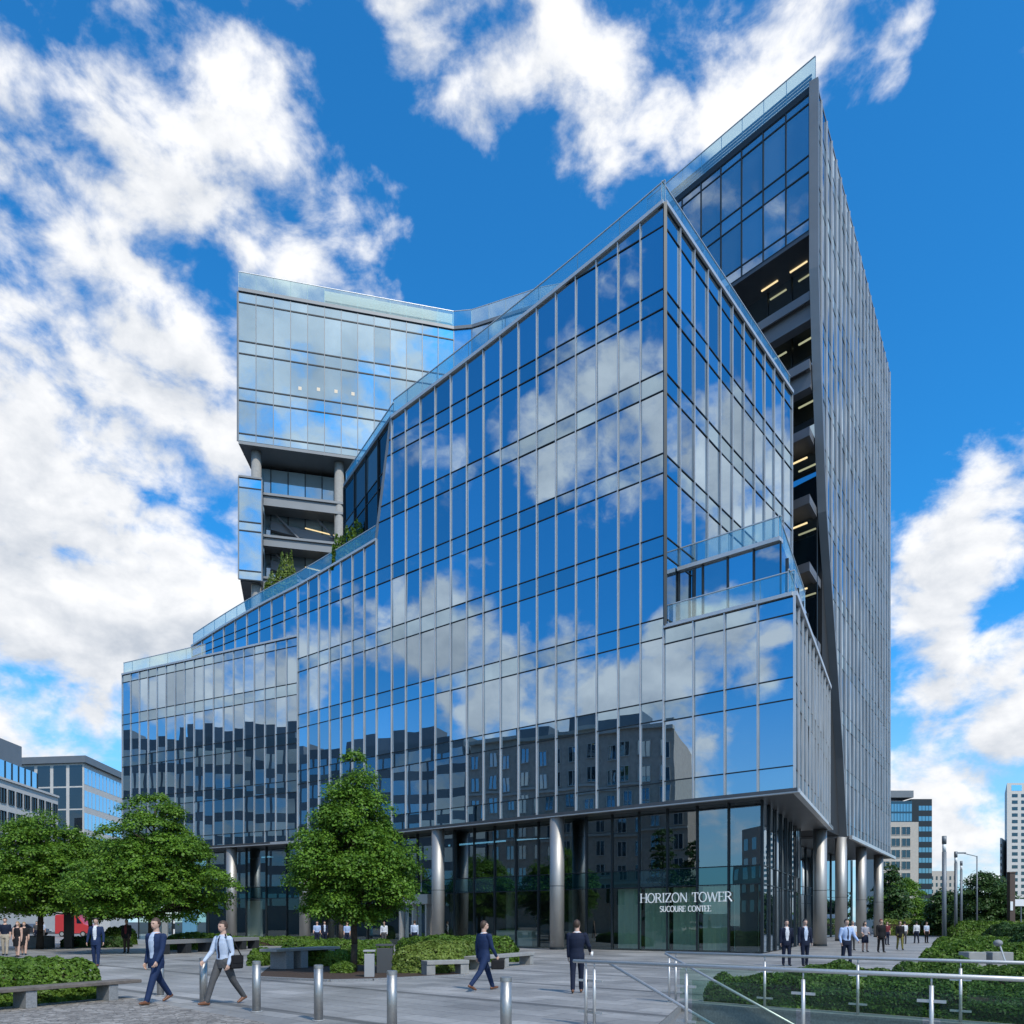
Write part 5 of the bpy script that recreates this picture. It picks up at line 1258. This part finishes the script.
    waist = 1.0 if top in ('shirt', 'short') else 0
    if waist: mat = np.where((z < .985) & (z > .7) & (np.abs(X) < .21) & (mat == 1) & (best > 1.02), 2, mat)
    if top == 'dress': mat = np.where(tors, 1, mat)
    if skirt: mat = np.where((z < .99) & (z > .5) & (np.hypot(X, Y) < .26) & (np.hypot(X, Y) > .12) & (best > 1.0), 2 if top != 'dress' else 1, mat)
    front = (Y < -.05) & (nor[:, 1] < -.1)
    if top == 'jacket':
        vw = np.interp(z, [.98, 1.10, 1.30, 1.46], [.035, .060, .075, .05])
        mat = np.where(front & (np.abs(X) < vw) & (z > .97) & (z < 1.475) & (mat == 1), 3, mat)
    mat = np.where((z > 1.455) & (z < 1.50) & (np.hypot(X, Y) < .085), 3 if top in ('jacket', 'shirt') else 0, mat)
    if tie: mat = np.where(front & (np.abs(X) < np.interp(z, [1.0, 1.1, 1.42], [.028, .036, .018])) & (z > 1.0) & (z < 1.47) & np.isin(mat, (1, 3)), 5, mat)
    head = z > 1.53; mat = np.where(head & (np.abs(X) < .12) & (np.abs(Y - hy + lean * (.93 - z)) < .2), 0, mat)
    hl = (cen - np.array(hc)) @ np.array(rt_)      # head-local
    for s in (-1, 1): mat = np.where((np.abs(hl[:, 0] - s * .031) < .014) & (np.abs(hl[:, 2] - .006) < .008) & (hl[:, 1] < -.05), 7, mat)
    mat = np.where((np.abs(hl[:, 0]) < .025) & (np.abs(hl[:, 2] + .056) < .007) & (hl[:, 1] < -.06), 8, mat)
    co = np.empty(len(nm.vertices) * 3); nm.vertices.foreach_get('co', co); co = co.reshape(-1, 3); co[:, 2] += dz; co *= k; nm.vertices.foreach_set('co', co.ravel())
    nm.materials.clear()
    for m in MATL: nm.materials.append(m)
    nm.polygons.foreach_set('material_index', mat.astype(np.int32)); nm.polygons.foreach_set('use_smooth', np.ones(npol, bool)); nm.update()
    bo = bpy.data.objects.new('body', nm); C.objects.link(bo); bo.parent = root
    # hair cap
    hm = MB(); hm.ell(hc + rt_ @ Vector((0, .012, .014)), (.087, .103, .118), 20, 16, 0)
    vs = [Vector(v) for v in hm.v]; keep = []
    for f in hm.f:
        c_ = sum((vs[i] for i in f), Vector()) / len(f) - hc; c_ = rt_.transposed() @ c_
        hair_line = .062 if c_.y < -.035 else lerp(.062, -.075 if not long_hair else -.2, min(1, (c_.y + .035) / .07))
        if c_.z > hair_line: keep.append(f)
    h2 = MB(); h2.v = [tuple((Vector(v) + Vector((0, 0, dz))) * k) for v in hm.v]; h2.f = keep; h2.m = [0] * len(keep)
    if long_hair:
        for q in range(-2, 3):
            h2.tube(((hc.x + q * .03) * k, (hc.y + .07) * k, (hc.z + dz + .03) * k), ((hc.x + q * .034) * k, (hc.y + .085) * k, (hc.z + dz - .17) * k), .035 * k, .02 * k, 8)
    ho = h2.build('hair', hair, root, smooth=True, local=True)
    root['hand'] = 0; del root['hand']
    M = Matrix.Rotation(th, 3, 'Z')
    return [Vector((x, y, 0)) + M @ ((hnd + Vector((0, 0, dz))) * k) for hnd in hands], th
G = 'people on the plaza'
person(156, 1003.5, (-.38, -.92), 'man in open navy suit and tan shoes striding left past the bollards', 'jacket', NAVY, NAVY, SHP, None, HAIRB, SHOEB, stride=.45, lead=1, arms=(-.10, .22), elbow=(.35, .35), outw=(.12, .10), vox=.009, group=G, h=1.80)
hd, th = person(223, 1004.5, (-.52, -.85), 'man in pale shirt, dark tie and grey trousers with a shoulder bag', 'shirt', SHP, GRYC, SHP, TIE, HAIRB, SHOEB, stride=.45, lead=-1, arms=(.35, -.15), elbow=(.4, .55), outw=(.14, .12), vox=.009, group=G, h=1.74)
hdB, _ = person(484, 990.5, (.75, .66), 'man in navy suit walking away beside the long stone bench', 'jacket', NAVY, NAVY, SHW, None, HAIRB, SHOEB, stride=.5, lead=1, arms=(.25, -.15), elbow=(.3, .25), outw=(.1, .1), vox=.010, group=G, h=1.76, turn=-.5)
hdC, _ = person(577, 993, (.12, .99), 'man in navy suit seen from behind holding a white cup', 'jacket', NAVYD, NAVYD, SHW, None, HAIRB, SHOEB, stride=.16, lead=-1, arms=(.05, .05), elbow=(.95, .1), outw=(.34, .06), vox=.011, group=G, h=1.70, turn=-.5)
person(96, 966.5, (.1, -.99), 'man in navy suit and white shirt strolling behind the bench hedge', 'jacket', NAVY, NAVY, SHW, None, HAIRD, SHOEB, stride=.10, arms=(0, .05), elbow=(.2, .2), outw=(.28, .28), vox=.015, group=G, h=1.80)
person(786.5, 966, (-.05, -1), 'man in open dark jacket and pale shirt, left of the pair by the column', 'jacket', NAVYD, NAVYD, SHW, None, HAIRD, SHOED, stride=.08, outw=(.12, .12), vox=.016, group=G, h=1.74)
person(805, 966.5, (.02, -1), 'man in dark jacket and grey shirt, right of the pair by the column', 'jacket', NAVYD, NAVYD, SHP, None, HAIRD, SHOED, stride=.10, lead=-1, outw=(.12, .14), vox=.016, group=G, h=1.76)
person(846.5, 967.5, (.12, -1), 'man in blue shirt and dark tie walking out past the columns', 'shirt', SHB, NAVYD, SHB, TIE, HAIRD, SHOED, stride=.14, arms=(0, .25), elbow=(.5, .6), outw=(.25, .32), vox=.016, group=G, h=1.76)
person(865, 952, (0, -1), 'woman in patterned grey blouse and dark skirt near the rear columns', 'short', cloth('grey_print', (.35, .35, .40)), NAVYD, SHW, None, HAIRD, SHOED, skirt=True, fem=True, stride=.08, elbow=(1.2, 1.1), vox=.02, group=G, h=1.68, long_hair=True)
person(881, 952.5, (.05, -1), 'person all in black with reddish hair on the walkway', 'jacket', BLKC, BLKC, BLKC, None, MAROON, SHOED, stride=.12, vox=.02, group=G, h=1.8)
person(887, 945, (.1, -1), 'person in maroon top just behind the black dressed walker', 'short', MAROON, NAVYD, SHW, None, HAIRB, SHOED, vox=.024, group=G, h=1.68)
person(900, 950, (-.1, -1), 'person in dark jacket and olive trousers on the walkway', 'jacket', BLKC, OLIVE, BLKC, None, HAIRB, SHOED, stride=.2, vox=.02, group=G, h=1.72)
person(904.5, 944, (0, 1), 'person in white top behind the olive trousered walker', 'short', SHW, GRYC, SHW, None, HAIRD, SHOED, vox=.024, group=G, h=1.7)
person(916.5, 943.5, (0, 1), 'person in white shirt and dark trousers walking away by the hedge', 'shirt', SHW, NAVYD, SHW, None, HAIRD, SHOED, stride=.15, vox=.024, group=G, h=1.7)
person(926.5, 943, (.2, -1), 'person in pale blue top beside the light green hedge', 'short', SHP, BLKC, SHW, None, HAIRB, SHOED, vox=.024, group=G, h=1.66)
person(852.5, 950.5, (.1, -1), 'grey haired person half hidden behind the blue shirted man', 'short', SHW, GRYC, SHW, None, HAIRG, SHOED, vox=.022, group=G, h=1.72)
person(5, 955.5, (.3, -1), 'person in dark jumper and beige trousers at the left edge', 'short', NAVYD, BEIGE, SHW, None, HAIRB, SHOED, stride=.1, vox=.02, group=G, h=1.86)
person(17.5, 957, (.1, -1), 'woman in short black dress at the left edge', 'dress', BLKC, BLKC, BLKC, None, HAIRL, SHOED, skirt=True, fem=True, stride=.15, vox=.02, group=G, h=1.68, long_hair=True)
person(24, 955, (.4, -.9), 'person in black shorts beside the woman in the black dress', 'short', BLKC, BLKC, SHW, None, HAIRL, SHOED, skirt=True, stride=.2, vox=.02, group=G, h=1.66)
person(36.5, 941, (.2, -1), 'distant person in grey top under the far left tree', 'short', GRYC, NAVYD, SHW, None, HAIRD, SHOED, vox=.03, group=G, h=1.72)
person(43, 940.5, (.2, 1), 'distant person in pale blue shirt under the far left tree', 'short', SHP, GRYC, SHW, None, HAIRD, SHOED, vox=.03, group=G, h=1.7)
person(126.5, 953, (0, -1), 'person in dark coat standing under the domed tree', 'jacket', BLKC, cloth('brown_cloth', (.07, .045, .03)), MAROON, None, HAIRD, SHOED, vox=.022, group=G, h=1.80)
person(317, 946.5, (.2, -1), 'person in blue print shirt left of the maple trunk', 'short', SHB, NAVYD, SHW, None, HAIRD, SHOED, elbow=(.9, .9), vox=.024, group=G, h=1.72)
person(324.5, 945, (.4, -1), 'person in dark jacket beside the blue print shirt', 'jacket', NAVYD, NAVYD, SHP, None, HAIRD, SHOED, vox=.024, group=G, h=1.72)
person(347, 946.8, (.2, -1), 'woman in blue and white top right of the maple trunk', 'short', SHB, NAVYD, SHW, None, HAIRL, SHOED, fem=True, vox=.024, group=G, h=1.68, long_hair=True)
person(384, 946, (0, -1), 'person in white shirt standing above the dark bin', 'shirt', SHW, GRYC, SHW, None, HAIRB, SHOED, vox=.022, group=G, h=1.7)
person(414.5, 947.5, (.1, 1), 'man in pale blue shirt walking to the entrance door', 'shirt', SHP, NAVYD, SHP, None, HAIRB, SHOED, stride=.15, lead=-1, vox=.02, group=G, h=1.76)
# things carried
def bag(c, label, w=.34, h=.28, t=.10, rz=0.0, strap_to=None, mat=BLKC):
    root = empty('shoulder_bag', c, label, 'bag', None, rz)
    m = MB(); m.box(-t / 2, t / 2, -w / 2, w / 2, -h / 2, h / 2); m.build('body', mat, root, local=True, bevel=.03)
    m = MB(); m.box(t / 2 + .001, t / 2 + .012, -w / 2 + .02, w / 2 - .02, -.02, h / 2 - .01); m.build('flap', mat, root, local=True)
    if strap_to is not None:
        m = MB(); M_ = Matrix.Rotation(-rz, 3, 'Z'); v = M_ @ (Vector(strap_to) - Vector(c))
        m.tube((0, -w / 2 + .03, h / 2 - .01), v + Vector((0, -.06, 0)), .013, n=6); m.tube((0, w / 2 - .03, h / 2 - .01), v + Vector((0, .06, 0)), .013, n=6); m.build('strap', mat, root, local=True)
    return root
Mx = Matrix.Rotation(th, 3, 'Z'); bx, by = at(222, gd(1004.5))
bag(Vector((bx, by, 0)) + Mx @ Vector((.27, .14, .88)), 'black shoulder bag at the hip of the grey trousered man', .30, .28, .10, th, Vector((bx, by, 0)) + Mx @ Vector((.17, 0, 1.46)))
bag(hdB[0] + Vector((.0, .0, -.14)), 'dark folio carried by the man walking away', .34, .24, .05, th + 2.4)
c = hdC[0]; root = empty('coffee_cup', c + Vector((.03, .02, -.03)), 'white paper cup in the hand of the standing man', 'cup')
m = MB(); m.tube((0, 0, -.06), (0, 0, .055), .032, .042, 14); m.build('body', WHITEP, root, local=True, smooth=True); m = MB(); m.tube((0, 0, .0551), (0, 0, .068), .044, .040, 14); m.build('lid', WHITEP, root, local=True)

# ------------------------------------------------------------------ sky, sun, camera
SUN_EL, SUN_AZ = math.radians(50), Vector((.42, -.62))
sd_ = Vector((SUN_AZ.x, SUN_AZ.y, 0)).normalized() * math.cos(SUN_EL) + Vector((0, 0, math.sin(SUN_EL)))
sun = bpy.data.lights.new('sun', 'SUN'); sun.energy = 3.2; sun.angle = math.radians(3.0); sun.color = (1, .93, .83)
so = bpy.data.objects.new('sun', sun); C.objects.link(so); so.rotation_euler = (-sd_).to_track_quat('-Z', 'Y').to_euler(); so.location = sd_ * 200
w = bpy.data.worlds.new('World'); S.world = w; w.use_nodes = True; n = w.node_tree.nodes; l = w.node_tree.links; n.clear()
out = n.new('ShaderNodeOutputWorld'); bg = n.new('ShaderNodeBackground'); l.new(bg.outputs[0], out.inputs[0]); BG = .1; bg.inputs[1].default_value = BG
sky = n.new('ShaderNodeTexSky'); sky.sky_type = 'NISHITA'; sky.sun_disc = False; sky.sun_elevation = SUN_EL; sky.sun_rotation = math.atan2(sd_.x, sd_.y); sky.altitude = 0; sky.air_density = 1.0; sky.dust_density = .6; sky.ozone_density = 2.0
def math_(op, a, b=None, c=None):
    m = n.new('ShaderNodeMath'); m.operation = op
    for i, v in enumerate((a, b, c)):
        if v is None: continue
        if isinstance(v, (int, float)): m.inputs[i].default_value = v
        else: l.new(v, m.inputs[i])
    return m.outputs[0]
def vmath(op, a, b):
    m = n.new('ShaderNodeVectorMath'); m.operation = op
    for i, v in enumerate((a, b)):
        if isinstance(v, (tuple, list, Vector)): m.inputs[i].default_value = tuple(v)
        elif isinstance(v, (int, float)): m.inputs[i].default_value = (v, v, v)
        else: l.new(v, m.inputs[i])
    return m
def mapr(v, a, b, c, d, smooth=True):
    m = n.new('ShaderNodeMapRange'); m.interpolation_type = 'SMOOTHSTEP' if smooth else 'LINEAR'
    l.new(v, m.inputs[0])
    for i, q in enumerate((a, b, c, d)): m.inputs[i + 1].default_value = q
    return m.outputs[0]
tc = n.new('ShaderNodeTexCoord'); DIR = tc.outputs['Generated']
def pdir(px, y): return Vector((px - CX, F, HY - y)).normalized()
def rdir(px, y, nrm):
    d = pdir(px, y); q = Vector((nrm[0], nrm[1], 0)).normalized(); return d - 2 * d.dot(q) * q
BL = []                                # cloud masses: direction, angular radius in degrees, weight
def blob(v, r, wgt=1.0): BL.append((v, r, wgt))
for px, y, r, wg in [(60, 330, 13, 1), (150, 480, 13, 1.15), (40, 520, 12, 1.2), (110, 560, 10, 1.2), (200, 500, 7, 1.1), (190, 560, 8, .9), (50, 200, 9, .8), (160, 270, 7, .72), (120, 110, 8, .66), (170, 60, 7, .66), (230, 90, 6, .62), (60, 60, 8, .6), (270, 170, 4, .6), (330, 225, 5, .66), (290, 245, 5, .55),
                     (480, 10, 6, .72), (560, 0, 5, .7), (640, 5, 7, .85), (760, 5, 7, .9), (690, 90, 4, .72), (840, 10, 5, .7), (592, 150, 3.6, .72), (430, 60, 3.5, .5),
                     (960, 560, 6, .85), (1010, 520, 6, .8), (930, 600, 5, .7), (1000, 700, 8, .95), (930, 730, 7, .9), (960, 660, 6, .8), (1000, 800, 6, .8), (930, 800, 5, .7), (1005, 50, 3.5, .66), (990, 470, 3.5, .6),
                     (50, 720, 7, .95), (110, 740, 4, .8), (-150, 600, 13, .9), (-150, 250, 12, .8), (1150, 650, 10, .9), (60, 610, 7, .7), (150, 640, 6, .7), (200, 600, 6, .6)]: blob(pdir(px, y), r, wg)
for px, y, r, wg in [(600, 410, 5, .95), (640, 450, 5, .9), (560, 440, 4, .8), (430, 640, 5, .95), (500, 690, 5, .95), (380, 620, 5, .85), (560, 740, 4, .8), (640, 730, 5, .85), (330, 560, 5, .8), (320, 660, 5, .8), (650, 260, 4, .6), (700, 640, 4, .75), (760, 650, 4, .7), (590, 320, 3, .45), (690, 760, 4, .7), (420, 470, 4, .4)]: blob(rdir(px, y, NM), r, wg)
for px, y, r, wg in [(150, 690, 4, .6), (260, 680, 5, .8), (220, 700, 4, .75)]: blob(rdir(px, y, NL), r, wg)
for px, y, r, wg in [(740, 470, 5, 1), (775, 500, 5, .95), (720, 500, 5, .85), (690, 300, 3, .5)]: blob(rdir(px, y, (.78, -.626)), r, wg)
for px, y, r, wg in [(270, 330, 7, .9), (340, 420, 6, .85), (250, 400, 6, .75), (420, 350, 7, .95), (440, 310, 5, .9), (330, 340, 5, .45)]: blob(rdir(px, y, (nL.x, nL.y)), r, wg)
for px, y, r, wg in [(850, 300, 9, .9), (860, 500, 8, .8), (850, 700, 9, .9)]: blob(rdir(px, y, (nT.x, nT.y)), r, wg)
for v, r, wg in [((0, -1, .55), 34, .95), ((.9, -.5, .45), 30, .85), ((-.8, -.75, .9), 22, .8), ((.15, -.1, 1), 24, .9), ((1, .25, .15), 14, .8)]: blob(Vector(v).normalized(), r, wg)  # unseen clouds behind and overhead, added to make the ambient light less blue
for px, y, r, wg in [(700, 190, 4, .7), (770, 160, 5, .8), (760, 240, 4, .8)]: blob(rdir(px, y, (nF.x, nF.y)), r, wg)
acc = None
for v, r, wg in BL:
    dt = vmath('DOT_PRODUCT', DIR, v).outputs['Value']
    m = mapr(dt, math.cos(math.radians(r * 1.25)), math.cos(math.radians(r * .15)), 0, wg)
    acc = m if acc is None else math_('SMOOTH_MAX', acc, m, .05)
sx = n.new('ShaderNodeSeparateXYZ'); l.new(DIR, sx.inputs[0])
PV = vmath('MULTIPLY', DIR, (1, 1, 1.5)).outputs[0]
def fbm(vec, sc, det, rough, dist=0.0):
    t = n.new('ShaderNodeTexNoise'); t.inputs['Scale'].default_value = sc; t.inputs['Detail'].default_value = det; t.inputs['Roughness'].default_value = rough; t.inputs['Distortion'].default_value = dist
    l.new(vec, t.inputs['Vector']); return t.outputs['Fac']
def heap(vec):                         # big masses broken by finer puffs and torn threads
    big_ = fbm(vec, 5.0, 5, .5, .1); fine = fbm(vec, 14.0, 10, .58, .18)
    return math_('ADD', math_('MULTIPLY', math_('SUBTRACT', big_, .5), 2.1), math_('MULTIPLY', math_('SUBTRACT', fine, .5), 1.75))
N1 = heap(PV)
N2 = heap(vmath('ADD', PV, tuple(sd_ * .022 + Vector((0, 0, .03)))).outputs[0])
# heaped edges: noise decides the outline, the masses decide the place
base_ = math_('ADD', math_('MULTIPLY_ADD', acc, 1.0, -.70), mapr(sx.outputs['Z'], .03, .27, .50, 0))
dens0 = math_('ADD', N1, base_); dens2 = math_('ADD', N2, base_)
dens = mapr(dens0, -.10, .40, 0, 1)
lit = math_('SUBTRACT', dens0, dens2)
shade = mapr(math_('ADD', math_('MULTIPLY', lit, 1.0), math_('MULTIPLY_ADD', dens0, -.42, .86)), .0, 1.0, 0, 1, False)
cc = n.new('ShaderNodeMix'); cc.data_type = 'RGBA'; l.new(shade, cc.inputs[0])
cc.inputs[6].default_value = (.42 / BG, .48 / BG, .57 / BG, 1); cc.inputs[7].default_value = (.92 / BG, .93 / BG, .95 / BG, 1)
tint = n.new('ShaderNodeMix'); tint.data_type = 'RGBA'; tint.blend_type = 'MULTIPLY'; tint.inputs[0].default_value = 1
l.new(sky.outputs[0], tint.inputs[6]); tint.inputs[7].default_value = (.24, 1.36, 2.1, 1)
hz = n.new('ShaderNodeMix'); hz.data_type = 'RGBA'; l.new(mapr(sx.outputs['Z'], .0, .34, .62, 0), hz.inputs[0]); l.new(tint.outputs[2], hz.inputs[6]); hz.inputs[7].default_value = (.55 / BG, .68 / BG, .80 / BG, 1)
fin = n.new('ShaderNodeMix'); fin.data_type = 'RGBA'; l.new(dens, fin.inputs[0]); l.new(hz.outputs[2], fin.inputs[6]); l.new(cc.outputs[2], fin.inputs[7])
l.new(fin.outputs[2], bg.inputs[0])
cam = bpy.data.cameras.new('camera'); co_ = bpy.data.objects.new('camera', cam); C.objects.link(co_); S.camera = co_
co_.location = (0, 0, EYE); co_.rotation_euler = (PI / 2, 0, 0); cam.sensor_width = 36; cam.lens = F / 1024 * 36; cam.shift_y = (HY - 512) / 1024; cam.clip_start = .1; cam.clip_end = 9000
S.view_settings.view_transform = 'Standard'; S.view_settings.look = 'None'; S.view_settings.exposure = 0.15; S.view_settings.gamma = 1
S.render.resolution_x = S.render.resolution_y = 1024
S.cycles.caustics_reflective = False; S.cycles.caustics_refractive = False; S.cycles.max_bounces = 10; S.cycles.transparent_max_bounces = 24; S.cycles.glossy_bounces = 5; S.cycles.diffuse_bounces = 3
S.cycles.sample_clamp_indirect = 6
